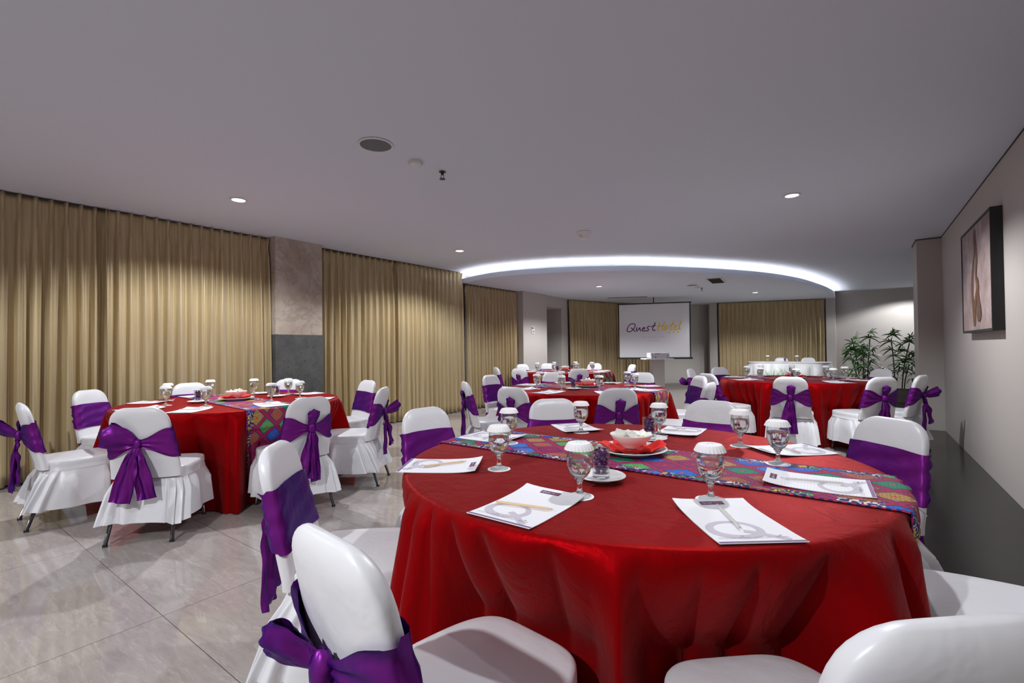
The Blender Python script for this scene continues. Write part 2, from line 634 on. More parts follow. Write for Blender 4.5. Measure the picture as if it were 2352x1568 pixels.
# far left column, recess, second column
b = MB(); b.box(-7.0, -6.07, 8.74, 9.74, 0, ZL); struct(b.obj('wall_left_column', M['wall']))
b = MB(); b.box(-7.3, -7.2, 9.74, 10.8, 0, ZL); struct(b.obj('wall_recess', M['wall']))
b = MB(); b.box(-7.2, -6.15, 9.74, 10.74, 2.22, ZL); struct(b.obj('wall_recess_header', M['wall']))
b = MB(); b.box(-7.2, -6.25, 10.74, 11.08, 0, ZL); struct(b.obj('wall_left_column', M['wall']))


def wallstrip(name, pts, mat, z1=ZL, th=0.1, z0=0.0):
    """vertical wall of some thickness along a plan polyline (thickness to the left of travel)"""
    P = [Vector((p[0], p[1])) for p in pts]
    out = []
    for i, p in enumerate(P):
        t = (P[min(i + 1, len(P) - 1)] - P[max(i - 1, 0)]).normalized()
        out.append(p + Vector((-t.y, t.x)) * th)
    bb = MB()
    for i in range(len(P) - 1):
        bb.prism([P[i], P[i + 1], out[i + 1], out[i]], z0, z1)
    return struct(bb.obj(name, mat))


cw = catmull([(-6.24, 11.08, 0), (-5.96, 11.95, 0), (-5.62, 12.95, 0), (-5.02, 13.90, 0)], 6)
wallstrip('wall_far_curved', [(p.x - 0.16, p.y + 0.1) for p in cw], M['wall'])
wallstrip('wall_far', [(-5.08, 13.86), (-4.53, 14.60), (-3.98, 15.25)], M['panel'])
wallstrip('wall_far_reveal', [(-3.98, 15.25), (-3.80, 15.55), (-3.62, 15.12)], M['wall'])
b = MB(); b.prism([(-3.62, 15.02), (-3.40, 14.98), (-3.40, 15.4), (-3.62, 15.4)], 0, ZL); struct(b.obj('wall_far_column', M['wall']))
wallstrip('wall_far_right', [(-3.40, 15.18), (-0.72, 15.95)], M['wall'])
b = MB(); b.prism([(-0.73, 15.75), (-0.52, 15.80), (-0.52, 16.25), (-0.73, 16.25)], 0, ZC); struct(b.obj('wall_far_column', M['wall']))
# dark base strips
b = MB(); b.prism([(-5.0, 13.83), (-3.98, 15.1), (-3.97, 15.13), (-5.02, 13.87)], 0, 0.10); struct(b.obj('baseboard_far', M['planter']))

# lowered ceiling with cove lip
lipc = [Vector((p.x, p.y)) for p in catmull([(XL, 7.0, 0), (-6.3, 6.94, 0), (-5.3, 6.72, 0), (-4.33, 6.92, 0), (-3.5, 7.36, 0), (-2.8, 7.94, 0),
                                            (-1.69, 9.44, 0), (-1.06, 10.95, 0), (-0.71, 12.7, 0), (-0.52, 14.37, 0), (-0.51, 15.9, 0)], 8)]


def offs(pts, d):
    out = []
    for i, p in enumerate(pts):
        t = (pts[min(i + 1, len(pts) - 1)] - pts[max(i - 1, 0)]).normalized()
        out.append(p + Vector((-t.y, t.x)) * d)
    return out


inner = offs(lipc, 0.035)
b = MB()
b.prism([tuple(p) for p in lipc] + [(-0.6, 16.3), (-7.3, 16.3), (-7.3, 7.0)], ZL, ZL + 0.012)
for i in range(len(lipc) - 1):
    b.prism([lipc[i], lipc[i + 1], inner[i + 1], inner[i]], ZL + 0.012, ZL + 0.088)
struct(b.obj('ceiling_lowered', M['ceil']))
st = offs(lipc, 0.115)
b = MB(); b.tube([(p.x, p.y, ZL + 0.066) for p in st[2:]], 0.010, 6)
tag(b.obj('cove_strip_light', M['strip'], smooth=True), 'white strip light hidden behind the curved lip of the lowered ceiling', 'light')

# ---------------------------------------------------------------- curtains
random.seed(5)


def curtain(path, z0, z1, label, seed, spacing=0.11, side=1, depth=0.07):
    """pinch-pleated curtain along plan path; bulges towards side*left-normal"""
    P = [Vector((p[0], p[1])) for p in path]
    L = [0.0]
    for a_, b_ in zip(P[:-1], P[1:]):
        L.append(L[-1] + (b_ - a_).length)
    T = L[-1]
    npl = max(2, round(T / spacing))
    spp = 12
    N = npl * spp
    rnd = random.Random(seed)
    amp = [0.75 + 0.5 * rnd.random() for _ in range(npl + 2)]
    drift = [(rnd.random() - 0.5) * 0.5 for _ in range(npl + 2)]
    sec = [rnd.random() for _ in range(npl + 2)]
    zs = [1.0, 0.985, 0.965, 0.945, 0.925, 0.90, 0.84, 0.74, 0.62, 0.5, 0.38, 0.26, 0.14, 0.05, 0.0]
    rows = []
    for zt in zs:
        z = z0 + (z1 - z0) * zt
        row = []
        for i in range(N + 1):
            ph = i / spp
            k = int(ph)
            fr = ph - k
            kk = min(k, npl)
            A = amp[kk] * (1 - fr) + amp[min(kk + 1, npl + 1)] * fr
            lo = 1 - zt
            dr = (drift[kk] * (1 - fr) + drift[min(kk + 1, npl + 1)] * fr) * lo
            c1 = 0.5 + 0.5 * cos(2 * pi * (ph + dr))
            if zt > 0.9:
                pin = abs(zt - 0.950) / 0.05
                d = depth * (0.35 + 0.55 * min(1, pin)) * c1 ** 5
                d += 0.008 * cos(2 * pi * (ph) * 3) * c1
            else:
                pw = 3.2 - 1.8 * smooth01(0.0, 0.6, lo)
                d = depth * A * (0.75 + 0.5 * lo) * c1 ** pw
                sk = sec[kk] * (1 - fr) + sec[min(kk + 1, npl + 1)] * fr
                d += depth * 0.42 * sk * smooth01(0.05, 0.35, lo) * (0.5 + 0.5 * cos(2 * pi * (2 * ph + 0.5 + sk + dr)))
            s = T * i / N
            j = 0
            while j < len(L) - 2 and s > L[j + 1]:
                j += 1
            t = (P[j + 1] - P[j]).normalized()
            n_ = Vector((-t.y, t.x)) * side
            q_ = P[j] + t * (s - L[j]) + n_ * d
            sh = 0.012 * sin(ph * 1.7 + seed) * lo
            q_ += t * sh
            row.append((q_.x, q_.y, z))
        rows.append(row)
    bb = MB()
    bb.grid(rows)
    o_ = bb.obj('curtain', M['curtain'], smooth=True)
    md = o_.modifiers.new('thick', 'SOLIDIFY')
    md.thickness = 0.002
    tag(o_, label, 'curtain', 'gold pinch pleat curtains')
    return o_


curtain([(-6.27, -1.2), (-6.27, 1.50)], 0.015, ZC - 0.01, 'gold pleated curtain at the far left edge, left of the first curtain seam', 1, side=-1)
curtain([(-6.24, 1.46), (-6.24, 3.12)], 0.015, ZC - 0.01, 'gold pleated curtain ending at the left side of the marble pillar', 2, side=-1)
curtain([(-6.27, 3.83), (-6.27, 5.30)], 0.015, ZC - 0.01, 'gold pleated curtain starting at the right side of the marble pillar', 3, side=-1)
curtain([(-6.24, 5.26), (-6.24, 6.86)], 0.015, ZC - 0.01, 'tall gold pleated curtain ending where the lowered ceiling and cove light begin', 4, side=-1)
curtain([(-6.27, 6.98), (-6.27, 8.70)], 0.015, ZL - 0.01, 'gold pleated curtain under the lowered ceiling, left of the column with the thermostat', 6, side=-1)
curtain([(p.x, p.y) for p in cw], 0.015, ZL - 0.01, 'curved gold pleated curtain running behind the left half of the projection screen', 7, side=-1)
curtain([(-3.36, 15.02), (-0.78, 15.76)], 0.015, ZL - 0.01, 'gold pleated curtain behind the white head table', 8, side=-1)
# curtain tracks
for (x0, y0, x1, y1, z) in [(-6.30, -1.2, -6.23, 3.12, ZC), (-6.30, 3.83, -6.23, 6.86, ZC), (-6.30, 6.98, -6.23, 8.70, ZL)]:
    b = MB(); b.box(x0, x1, y0, y1, z - 0.012, z - 0.001)
    struct(b.obj('trim_track', M['shadow_and_track']))

# ---------------------------------------------------------------- ceiling and wall fittings
DL = ['round downlight in the ceiling above the left red table', 'round downlight in the ceiling at the right, above the far right table',
      'round downlight in the main ceiling just before the cove, by the left curtains', 'round downlight on the left of the lowered ceiling',
      'round downlight on the right of the lowered ceiling, above the head table side']
for (x, y, z), lb in zip(DOWN, DL):
    t = empty('downlight', (x, y, z))
    tag(t, lb, 'light', 'round ceiling downlights')
    b = MB(); b.lathe([(0.058, -0.001), (0.075, -0.001), (0.078, -0.006), (0.074, -0.010), (0.060, -0.010), (0.056, -0.004)], 32)
    b.obj('ring', M['white_plastic'], t, smooth=True, ang=40)
    b = MB(); b.lathe([(0.0, -0.006), (0.056, -0.006)], 32)
    b.obj('lens', M['lamp'], t)


def speaker(x, y, z, r, label):
    t = empty('ceiling_speaker', (x, y, z))
    tag(t, label, 'speaker')
    b = MB(); b.lathe([(r * 0.93, -0.001), (r, -0.001), (r + 0.004, -0.006), (r, -0.012), (r * 0.94, -0.012), (r * 0.93, -0.006)], 48)
    b.obj('rim', M['white_plastic'], t, smooth=True, ang=40)
    b = MB(); b.lathe([(0, -0.009), (r * 0.93, -0.007)], 48)
    b.obj('grille', M['grey'], t)


speaker(-2.784, 2.175, ZC, 0.118, 'large round recessed speaker with grey grille in the near ceiling')
speaker(-2.80, 10.25, ZL, 0.11, 'small round speaker in the lowered ceiling left of the dark vent')


def detector(x, y, z, label, s=1.0):
    t = empty('smoke_detector', (x, y, z))
    tag(t, label, 'smoke detector')
    b = MB(); b.lathe([(0.052 * s, 0), (0.055 * s, -0.004), (0.054 * s, -0.016)], 32); b.obj('base', M['white_plastic'], t, smooth=True, ang=40)
    b = MB(); b.lathe([(0.052 * s, -0.016), (0.050 * s, -0.030), (0.040 * s, -0.042), (0.0, -0.045)], 32); b.obj('sensor_head', M['white_plastic'], t, smooth=True)


detector(-2.797, 2.569, ZC, 'white dome smoke detector beside the large round ceiling speaker')
detector(-2.79, 10.6, ZL, 'white smoke detector in the lowered ceiling beside the small speaker', 0.9)


def sprinkler(x, y, z, label):
    t = empty('fire_sprinkler', (x, y, z))
    tag(t, label, 'sprinkler')
    b = MB(); b.lathe([(0.0, 0), (0.028, 0), (0.028, -0.006), (0.012, -0.008), (0.012, -0.028), (0.0, -0.028)], 20); b.obj('fitting', M['bronze'], t, smooth=True, ang=40)
    b = MB()
    b.tube([(0.010, 0, -0.026), (0.019, 0, -0.04), (0.010, 0, -0.058)], 0.003, 6)
    b.tube([(-0.010, 0, -0.026), (-0.019, 0, -0.04), (-0.010, 0, -0.058)], 0.003, 6)
    b.obj('frame_arm', M['bronze'], t)
    b = MB(); b.lathe([(0.0, -0.060), (0.024, -0.060), (0.026, -0.064), (0, -0.066)], 12); b.obj('deflector', M['bronze'], t)


sprinkler(-2.782, 2.85, ZC, 'small dark green fire sprinkler in the near ceiling after the smoke detector')
sprinkler(-2.78, 10.92, ZL, 'small dark fire sprinkler in the lowered ceiling')

t = empty('ceiling_sensor', (-2.83, 5.46, ZC))
tag(t, 'white tapered sensor box with a yellow sticker on the middle of the ceiling', 'sensor')
b = MB(); b.lathe([(0.095, 0), (0.10, -0.004), (0.092, -0.012), (0.05, -0.085), (0.046, -0.09), (0, -0.09)], 24)
b.obj('housing', M['white_plastic'], t, smooth=True, ang=30)
b = MB(); b.lathe([(0, 0), (0.008, 0)], 12); o = b.obj('lens', M['rubber'], t); o.location = (-0.012, -0.072, -0.045); o.rotation_euler = (radians(60), 0, 0)
b = MB(); b.box(-0.015, 0.015, -0.001, 0.001, -0.006, 0.006); o = b.obj('sticker', M['sticker'], t); o.location = (-0.005, -0.065, -0.06); o.rotation_euler = (radians(-30), 0, 0)

t = empty('air_vent', (-2.24, 9.86, ZL), radians(6))
tag(t, 'dark rectangular air vent in the lowered ceiling', 'vent')
b = MB()
for a_ in ((-0.14, 0.14, -0.42, -0.39), (-0.14, 0.14, 0.39, 0.42), (-0.14, -0.115, -0.39, 0.39), (0.115, 0.14, -0.39, 0.39)):
    b.box(*a_, -0.012, -0.001)
b.obj('frame', M['white_plastic'], t)
b = MB(); b.box(-0.115, 0.115, -0.39, 0.39, -0.003, -0.001); b.obj('duct', M['rubber'], t)
b = MB()
for k in range(22):
    yy = -0.37 + k * 0.035
    b.box(-0.115, 0.115, yy, yy + 0.008, -0.011, -0.004)
b.obj('louvre', M['darkgrille'], t)
t = empty('slot_vent', (-4.82, 11.66, ZL), radians(24))
tag(t, 'long narrow slot vent in the lowered ceiling above the projection screen', 'vent')
b = MB(); b.box(-0.5, 0.5, -0.05, 0.05, -0.006, -0.001); b.obj('frame', M['grey'], t)
b = MB(); b.box(-0.48, 0.48, -0.03, 0.03, -0.009, -0.006); b.obj('slot', M['darkgrille'], t)

t = empty('thermostat', (-6.07, 9.12, 1.62))
tag(t, 'small white thermostat on the white column left of the recess', 'thermostat')
b = MB(); b.box(0, 0.018, -0.055, 0.055, -0.08, 0.08); b.obj('cover', M['white_plastic'], t)
b = MB(); b.box(0.018, 0.020, -0.045, 0.015, 0.03, 0.06); b.obj('display', M['rubber'], t)
b = MB(); b.box(0.018, 0.021, -0.02, 0.03, -0.05, -0.02); b.obj('button', M['grey'], t)

# ---------------------------------------------------------------- painting on the right wall
t = empty('framed_painting', (XR, 6.055, 1.81))
tag(t, 'deep black framed painting of brown intertwined figures on the right wall', 'painting')
b = MB()
y0, y1, z0, z1 = -0.675, 0.675, -0.50, 0.50
b.box(-0.075, -0.001, y0, y1, z1 - 0.02, z1); b.box(-0.075, -0.001, y0, y1, z0, z0 + 0.02)
b.box(-0.075, -0.001, y0, y0 + 0.02, z0 + 0.02, z1 - 0.02); b.box(-0.075, -0.001, y1 - 0.02, y1, z0 + 0.02, z1 - 0.02)
b.obj('frame', M['rubber'], t)
b = MB(); b.box(-0.068, -0.055, y0 + 0.02, y1 - 0.02, z0 + 0.02, z1 - 0.02); cv = b.obj('canvas', M['canvas'], t)


def ribbon(bb, pts, wd, plane, lift=0.0, joints=True):
    """flat brush stroke through 2-D points; plane maps (a,b,lift) to 3-D"""
    P = [Vector((p[0], p[1])) for p in pts]
    W_ = wd if isinstance(wd, (list, tuple)) else [wd] * len(P)
    L_, R2 = [], []
    for i, p in enumerate(P):
        t_ = (P[min(i + 1, len(P) - 1)] - P[max(i - 1, 0)])
        t_ = t_.normalized() if t_.length > 0 else Vector((1, 0))
        n_ = Vector((-t_.y, t_.x)) * W_[i] * 0.5
        L_.append(plane(p.x + n_.x, p.y + n_.y, lift))
        R2.append(plane(p.x - n_.x, p.y - n_.y, lift))
    n = len(P)
    bb.add(L_ + R2, [(i, i + 1, n + i + 1, n + i) for i in range(n - 1)])
    if joints:
        for e_ in (0, n - 1):
            ring = [plane(P[e_].x + cos(a) * W_[e_] * 0.5, P[e_].y + sin(a) * W_[e_] * 0.5, lift - 0.00015)
                    for a in [k * pi / 6 for k in range(12)]]
            bb.add(ring, [tuple(range(12))])


pl = lambda a, b_, l: (-0.0685 - l, -a, b_ * 0.86)
b = MB()
for k, (pts, wd) in enumerate([
        ([(0.0, 0.48), (-0.02, 0.3), (-0.11, 0.1), (-0.16, -0.15), (-0.10, -0.32), (-0.08, -0.46)], [0.10, 0.07, 0.09, 0.10, 0.12, 0.13]),
        ([(0.02, 0.40), (0.06, 0.22), (0.02, 0.02), (0.10, -0.1), (0.0, -0.22), (-0.06, -0.4)], [0.06, 0.09, 0.07, 0.11, 0.09, 0.08]),
        ([(0.08, -0.05), (0.10, -0.25), (0.14, -0.38)], [0.10, 0.12, 0.20])]):
    ribbon(b, [(p.x, p.y) for p in catmull([(a_, c_, 0) for a_, c_ in pts], 6)],
           [v.x for v in catmull([(w_, 0, 0) for w_ in wd], 6)], pl, 0.0009 * (k + 1))
b.obj('figure_paint', M['paint_brown'], cv)
b = MB()
for pts in [[(0.04, 0.46), (0.02, 0.3), (-0.15, 0.08), (-0.21, -0.15), (-0.17, -0.3), (-0.14, -0.46)],
            [(-0.04, 0.45), (0.0, 0.3), (0.10, 0.2), (0.06, 0.02), (0.15, -0.1), (0.04, -0.24), (-0.02, -0.42)],
            [(0.05, -0.25), (0.03, -0.36), (0.10, -0.47), (0.21, -0.42), (0.2, -0.28), (0.14, -0.2)]]:
    ribbon(b, [(p.x, p.y) for p in catmull([(a_, c_, 0) for a_, c_ in pts], 8)], 0.009, pl, 0.0035)
b.obj('outline_paint', M['paint_line'], cv)

# ---------------------------------------------------------------- lettering


def text_mesh(name, s, size, mat, mapf, extr=0.0, spacing=1.0, align='CENTER', shear=0.0):
    cu = bpy.data.curves.new('lettering', 'FONT')
    cu.body = s
    cu.size = size
    cu.align_x = align
    cu.align_y = 'CENTER'
    cu.space_character = spacing
    cu.shear = shear
    ob = bpy.data.objects.new('lettering', cu)
    C.objects.link(ob)
    dg = bpy.context.evaluated_depsgraph_get()
    me = bpy.data.meshes.new_from_object(ob.evaluated_get(dg))
    bpy.data.objects.remove(ob)
    me.name = name
    for v in me.vertices:
        v.co = mapf(v.co.x, v.co.y)
    me.materials.clear()
    me.materials.append(mat)
    return me


# ---------------------------------------------------------------- projection screen
SA = Vector((-5.14, 11.85)); SB = Vector((-3.47, 12.45))
sd = (SB - SA).normalized()
SW, SZ0, SZ1 = (SB - SA).length, 0.93, 2.325
mid = (SA + SB) / 2
sang = atan2(sd.y, sd.x)
t = empty('projection_screen', (mid.x, mid.y, SZ0), sang)
tag(t, 'white pull down projection screen with black borders showing a purple and yellow hotel logo', 'projection screen')
H_ = SZ1 - SZ0
b = MB(); b.box(-SW / 2, SW / 2, -0.002, 0.002, 0, H_); scr = b.obj('screen_fabric', M['screen'], t)
b = MB()
b.box(-SW / 2 - 0.015, -SW / 2 + 0.012, -0.004, 0.004, 0, H_)
b.box(SW / 2 - 0.012, SW / 2 + 0.015, -0.004, 0.004, 0, H_)
b.obj('border', M['dark'], t)
b = MB(); b.box(-SW / 2 - 0.05, SW / 2 + 0.05, -0.02, 0.02, -0.045, 0.0); b.obj('bottom_bar', M['dark'], t)
b = MB(); b.box(-SW / 2 - 0.04, SW / 2 + 0.04, -0.015, 0.015, H_ - 0.005, H_ + 0.022); b.obj('top_bar', M['dark'], t)
b = MB(); b.box(-0.012, 0.012, -0.012, 0.012, H_ + 0.022, ZL - SZ0 + 0.0); b.obj('hanger', M['dark'], t)
fx = lambda px, py: (((px - 392) / 1463.0 - 0.5) * (SW - 0.024), (1290 - py) / 1110.0 * H_)
pls = lambda a, b_, l: (a, -0.0035 - l, b_)


def strokes(lst, wpx, mat, nm):
    bb = MB()
    for i, s_ in enumerate(lst):
        pp = [(fx(*p)[0], fx(*p)[1], 0) for p in s_]
        ribbon(bb, [(p.x, p.y) for p in catmull(pp, 6)], wpx / 1463.0 * SW, pls, 0.0002 * i)
    return bb.obj(nm, mat, scr)


strokes([[(690, 588), (645, 588), (598, 625), (565, 685), (558, 730), (592, 752), (642, 742), (692, 700), (725, 650), (733, 612), (715, 590), (690, 588)],
         [(648, 672), (680, 700), (712, 732), (735, 750)],
         [(772, 668), (755, 712), (768, 736), (800, 710), (834, 670), (832, 702), (850, 742)],
         [(880, 708), (915, 700), (936, 682), (920, 666), (895, 685), (878, 715), (886, 738), (920, 742), (945, 735)],
         [(1040, 645), (1003, 655), (985, 678), (1005, 700), (1013, 720), (990, 736), (955, 740)],
         [(1155, 577), (1122, 640), (1100, 695), (1106, 728), (1130, 733), (1150, 726)],
         [(1070, 656), (1110, 642), (1160, 628)]], 20, M['logo_purple'], 'logo_word')
strokes([[(1245, 572), (1225, 645), (1200, 742)], [(1355, 562), (1322, 640), (1290, 742)], [(1212, 657), (1265, 650), (1325, 638)],
         [(1390, 642), (1355, 665), (1335, 710), (1350, 729), (1385, 715), (1405, 682), (1402, 650), (1388, 642)],
         [(1530, 562), (1490, 640), (1468, 705), (1480, 728), (1512, 722)], [(1440, 642), (1490, 628), (1540, 616)],
         [(1545, 692), (1580, 682), (1606, 660), (1595, 641), (1565, 655), (1545, 692), (1555, 722), (1590, 726), (1622, 712)],
         [(1690, 556), (1666, 620), (1650, 690), (1655, 715), (1668, 713)]], 19, M['logo_yellow'], 'logo_word')
b = MB()
for (sx_, sy_) in ((1445, 780), (1533, 778), (1622, 777)):
    cx_, cy_ = fx(sx_, sy_)
    vs = [(cx_, -0.004, cy_)] + [(cx_ + sin(k * pi / 5) * (0.028 if k % 2 == 0 else 0.0125), -0.004, cy_ + cos(k * pi / 5) * (0.028 if k % 2 == 0 else 0.0125)) for k in range(10)]
    b.add(vs, [(0, 1 + k, 1 + (k + 1) % 10) for k in range(10)])
b.obj('logo_star', M['logo_yellow'], scr)
c_ = fx(1105, 872)
mobj('caption', text_mesh('caption', 'SAN DENPASAR', 0.068, M['logo_pink'], lambda a, b_: (a + c_[0], -0.004, b_ + c_[1]), spacing=1.25), scr)
c2_ = fx(1118, 945)
mobj('caption', text_mesh('caption', 'BY ASTON', 0.048, M['logo_pink'], lambda a, b_: (a + c2_[0], -0.004, b_ + c2_[1]), spacing=1.2), scr)

# projector on its white plinth
t = empty('plinth', (-3.13, 8.98, 0), YAW)
tag(t, 'slim white plinth carrying the projector in front of the screen', 'stand')
b = MB(); b.box(-0.11, 0.11, -0.11, 0.11, 0, 0.965); b.obj('post', M['wall'], t)
b = MB(); b.box(-0.26, 0.26, -0.20, 0.20, 0.965, 0.985); b.obj('board', M['paper'], t)
t = empty('projector', (-3.13 + 0.02, 8.98, 0.985), YAW)
tag(t, 'white projector standing on the slim white plinth', 'projector')
b = MB(); b.box(-0.175, 0.175, -0.14, 0.14, 0.012, 0.105); pb = b.obj('body', M['white_plastic'], t)
md = pb.modifiers.new('bev', 'BEVEL'); md.width = 0.008; md.segments = 2
b = MB(); b.box(-0.15, -0.13, -0.12, -0.10, 0, 0.012); b.box(0.13, 0.15, -0.12, -0.10, 0, 0.012); b.box(-0.01, 0.01, 0.1, 0.12, 0, 0.012); b.obj('foot', M['rubber'], t)
b = MB()
for (x0, x1, z0, z1) in [(-0.16, -0.14, 0.082, 0.090), (-0.10, -0.01, 0.082, 0.090), (-0.10, -0.085, 0.064, 0.070), (-0.145, -0.125, 0.045, 0.055), (-0.145, -0.13, 0.028, 0.036), (-0.1, -0.075, 0.02, 0.036), (0.13, 0.16, 0.045, 0.055)]:
    b.box(x0, x1, -0.1415, -0.139, z0, z1)
b.obj('socket', M['rubber'], t)
b = MB(); b.lathe([(0.0, 0), (0.035, 0), (0.035, 0.02), (0.028, 0.02), (0.026, 0.008), (0, 0.008)], 24); o = b.obj('lens', M['rubber'], t); o.location = (0.06, 0.14, 0.06); o.rotation_euler = (radians(-90), 0, 0)

# ---------------------------------------------------------------- chair (facing +Y, origin under the seat centre)


def back_y(z):
    return -0.200 - 0.098 * max(0.0, (z - 0.42)) / 0.44


def back_w(z):
    wv = 0.200 - 0.032 * smooth01(0.42, 0.80, z)
    top, rr = 0.862, 0.105
    if z > top - rr:
        d = z - (top - rr)
        wv = wv - rr + sqrt(max(0.0, rr * rr - d * d))
    return wv


def back_t(z):
    v = 0.030
    if z > 0.80:
        v = 0.030 * sqrt(max(0.02, 1 - ((z - 0.80) / 0.063) ** 2))
    return v


def back_pt(z, ph, off=0.0):
    c, s = cos(ph), sin(ph)
    W2, T2 = back_w(z) + off, back_t(z) + off
    x = W2 * math.copysign(abs(c) ** 0.5, c)
    y = T2 * math.copysign(abs(s) ** 0.6, s)
    # slight dish: the panel bows backwards in the middle
    return Vector((x, y + back_y(z) - 0.012 * (1 - (x / 0.2) ** 2), z))


b = MB()
rows = []
zz = [0.40, 0.43, 0.47, 0.52, 0.58, 0.64, 0.70, 0.745, 0.77, 0.79, 0.81, 0.825, 0.838, 0.848, 0.856, 0.861]
for z in zz:
    rows.append([back_pt(z, 2 * pi * k / 44) for k in range(44)])
b.grid(rows, True)
nn = len(b.v)
b.f.append(tuple(range(nn - 44, nn))); b.mi.append(0)
ME_BACK = b.me('backrest', M['satin'])


def seat_outline(ph, g=0.0):
    c, s = cos(ph), sin(ph)
    e = 0.42
    x = (0.208 + g) * math.copysign(abs(c) ** e, c)
    yy = math.copysign(abs(s) ** (0.42 if s < 0 else 0.62), s)
    y = 0.025 + (0.232 + g) * yy
    if s > 0:
        x *= 1 - 0.10 * yy
    return x, y


b = MB()
rows = []
NS = 96
for (z, g) in [(0.383, 0.010), (0.387, 0.012), (0.390, 0.007), (0.42, 0.007), (0.444, 0.006), (0.450, 0.002), (0.453, -0.006), (0.456, -0.03), (0.460, -0.08), (0.462, -0.13)]:
    row = []
    for k in range(NS):
        x, y = seat_outline(2 * pi * k / NS, g)
        row.append((x, y, z))
    rows.append(row)
b.grid(rows, True)
nn = len(b.v)
b.f.append(tuple(range(nn - NS, nn))); b.mi.append(0)
ME_SEAT = b.me('seat', M['satin'])


def skirt_mesh(seed):
    rnd = random.Random(seed)
    NP = 20
    amps = [0.6 + 0.8 * rnd.random() for _ in range(NP)]
    N_ = NP * 14
    rows = []
    for zi, z in enumerate([0.398, 0.385, 0.36, 0.31, 0.25, 0.19, 0.145, 0.125]):
        lo = (0.398 - z) / 0.273
        row = []
        for k in range(N_):
            ph = 2 * pi * k / N_
            x, y = seat_outline(ph, 0.006)
            fr = k / 14.0
            i0 = int(fr)
            A = amps[i0 % NP] * (1 - (fr - i0)) + amps[(i0 + 1) % NP] * (fr - i0)
            sw = (fr + 0.12 * lo * sin(fr * 0.9)) % 1.0
            f_ = (sw / 0.8) ** 0.7 if sw < 0.8 else ((1 - sw) / 0.2)
            fl = 0.024 * lo + 0.036 * A * f_ * smooth01(0.0, 0.35, lo)
            n_ = Vector((x, (y - 0.025) * 0.9)).normalized()
            px_, py_ = x + n_.x * fl, y + n_.y * fl
            # rear corners are stretched out over the splayed rear legs
            if y < 0:
                cx_ = smooth01(0.10, 0.20, abs(x)) * smooth01(0, -0.18, y)
                py_ -= 0.085 * lo * cx_ + 0.02 * lo
                px_ += math.copysign(0.012, x) * lo * cx_
            zc = z + (0.012 * sin(ph * 3 + seed) * lo if zi > 4 else 0)
            row.append((px_, py_, zc))
        rows.append(row)
    bb = MB()
    bb.grid(rows, True)
    return bb.me('skirt', M['satin'])


ME_SKIRT = [skirt_mesh(s) for s in (3, 8)]


def leg_me(x, y0, y1):
    bb = MB()
    bb.tube([(x * 0.86, y0, 0.39), (x, y1, 0.012)], 0.0115, 10)
    m_ = bb.me('leg', M['chrome'])
    bb = MB()
    bb.tube([(x, y1, 0.014), (x, y1, 0.0)], 0.014, 10)
    return m_, bb.me('rubber_foot', M['rubber'])


LEGS = [leg_me(-0.185, -0.165, -0.295), leg_me(0.185, -0.165, -0.295), leg_me(-0.165, 0.19, 0.235), leg_me(0.165, 0.19, 0.235)]


def sash_mesh(seed):
    rnd = random.Random(seed)
    N_ = 72
    J = 12
    kz = 0.635
    rows = []
    for j in range(J + 1):
        v = j / J * 2 - 1
        row = []
        for k in range(N_):
            ph = 2 * pi * k / N_
            c, s = cos(ph), sin(ph)
            xx = abs(math.copysign(abs(c) ** 0.5, c))
            if s >= 0:      # front
                hh = 0.106
                zc = 0.628 + 0.008 * sin(c * 2 + seed)
            else:
                hh = 0.018 + 0.080 * smooth01(0.0, 0.95, xx) ** 0.9
                zc = kz + (0.628 - kz) * xx
            z = zc + hh * v
            off = 0.0085 + 0.0035 * sin(v * 9 + c * 5 + seed) * (1 if s < 0 else 0.5) + 0.002 * noise.noise(Vector((c * 6, s * 6, v * 4 + seed)))
            if s < 0:
                off += 0.016 * (1 - xx) + 0.004 * sin(v * 14) * xx
            p = back_pt(z, ph, off)
            row.append(p)
        rows.append(row)
    bb = MB()
    bb.grid(rows, True)
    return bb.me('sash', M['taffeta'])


ME_SASH = [sash_mesh(s) for s in (1, 5)]


def cloth_strip(path, widths, normals, seed, crumple=0.006, folds=2.0, nw=12, twist=None):
    """soft ribbon: path centre line, widths across, sheets get lengthwise folds"""
    P = catmull(path, 7)
    Wd = [v.x for v in catmull([(w_, 0, 0) for w_ in widths], 7)]
    Nn = [v.normalized() for v in catmull(normals, 7)]
    rows = []
    for i, p in enumerate(P):
        t_ = (P[min(i + 1, len(P) - 1)] - P[max(i - 1, 0)]).normalized()
        sdv = Nn[i].cross(t_).normalized()
        row = []
        for k in range(nw + 1):
            a = k / nw * 2 - 1
            lft = Wd[i] * 0.10 * cos(a * folds * pi) + crumple * noise.noise(Vector((a * 2.5 + seed, i * 0.25, seed))) * 2
            row.append(p + sdv * (a * Wd[i] * 0.5) + Nn[i] * lft)
        rows.append(row)
    return rows


def strip_mesh(name, rows):
    # closed thin sheet with a front and a back
    bb = MB()
    bb.grid(rows)
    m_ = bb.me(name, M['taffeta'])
    return m_


def V3(*a):
    return Vector(a)


YK = back_y(0.635) - 0.062      # y of the knot
KN = V3(0, YK, 0.635)


def tail(name, x1, y1, z1, w1, seed, x0=0.0):
    path = [V3(x0, YK - 0.004, 0.63), V3(x0 * 0.7 + x1 * 0.25, YK - 0.018, 0.56), V3(x1 * 0.62, (YK + y1) / 2 - 0.008, (0.60 + z1) / 2), V3(x1, y1, z1)]
    return strip_mesh(name, cloth_strip(path, [0.03, 0.065, w1 * 0.85, w1], [V3(0, -1, 0.15)] * 4, seed, 0.010, 1.6))


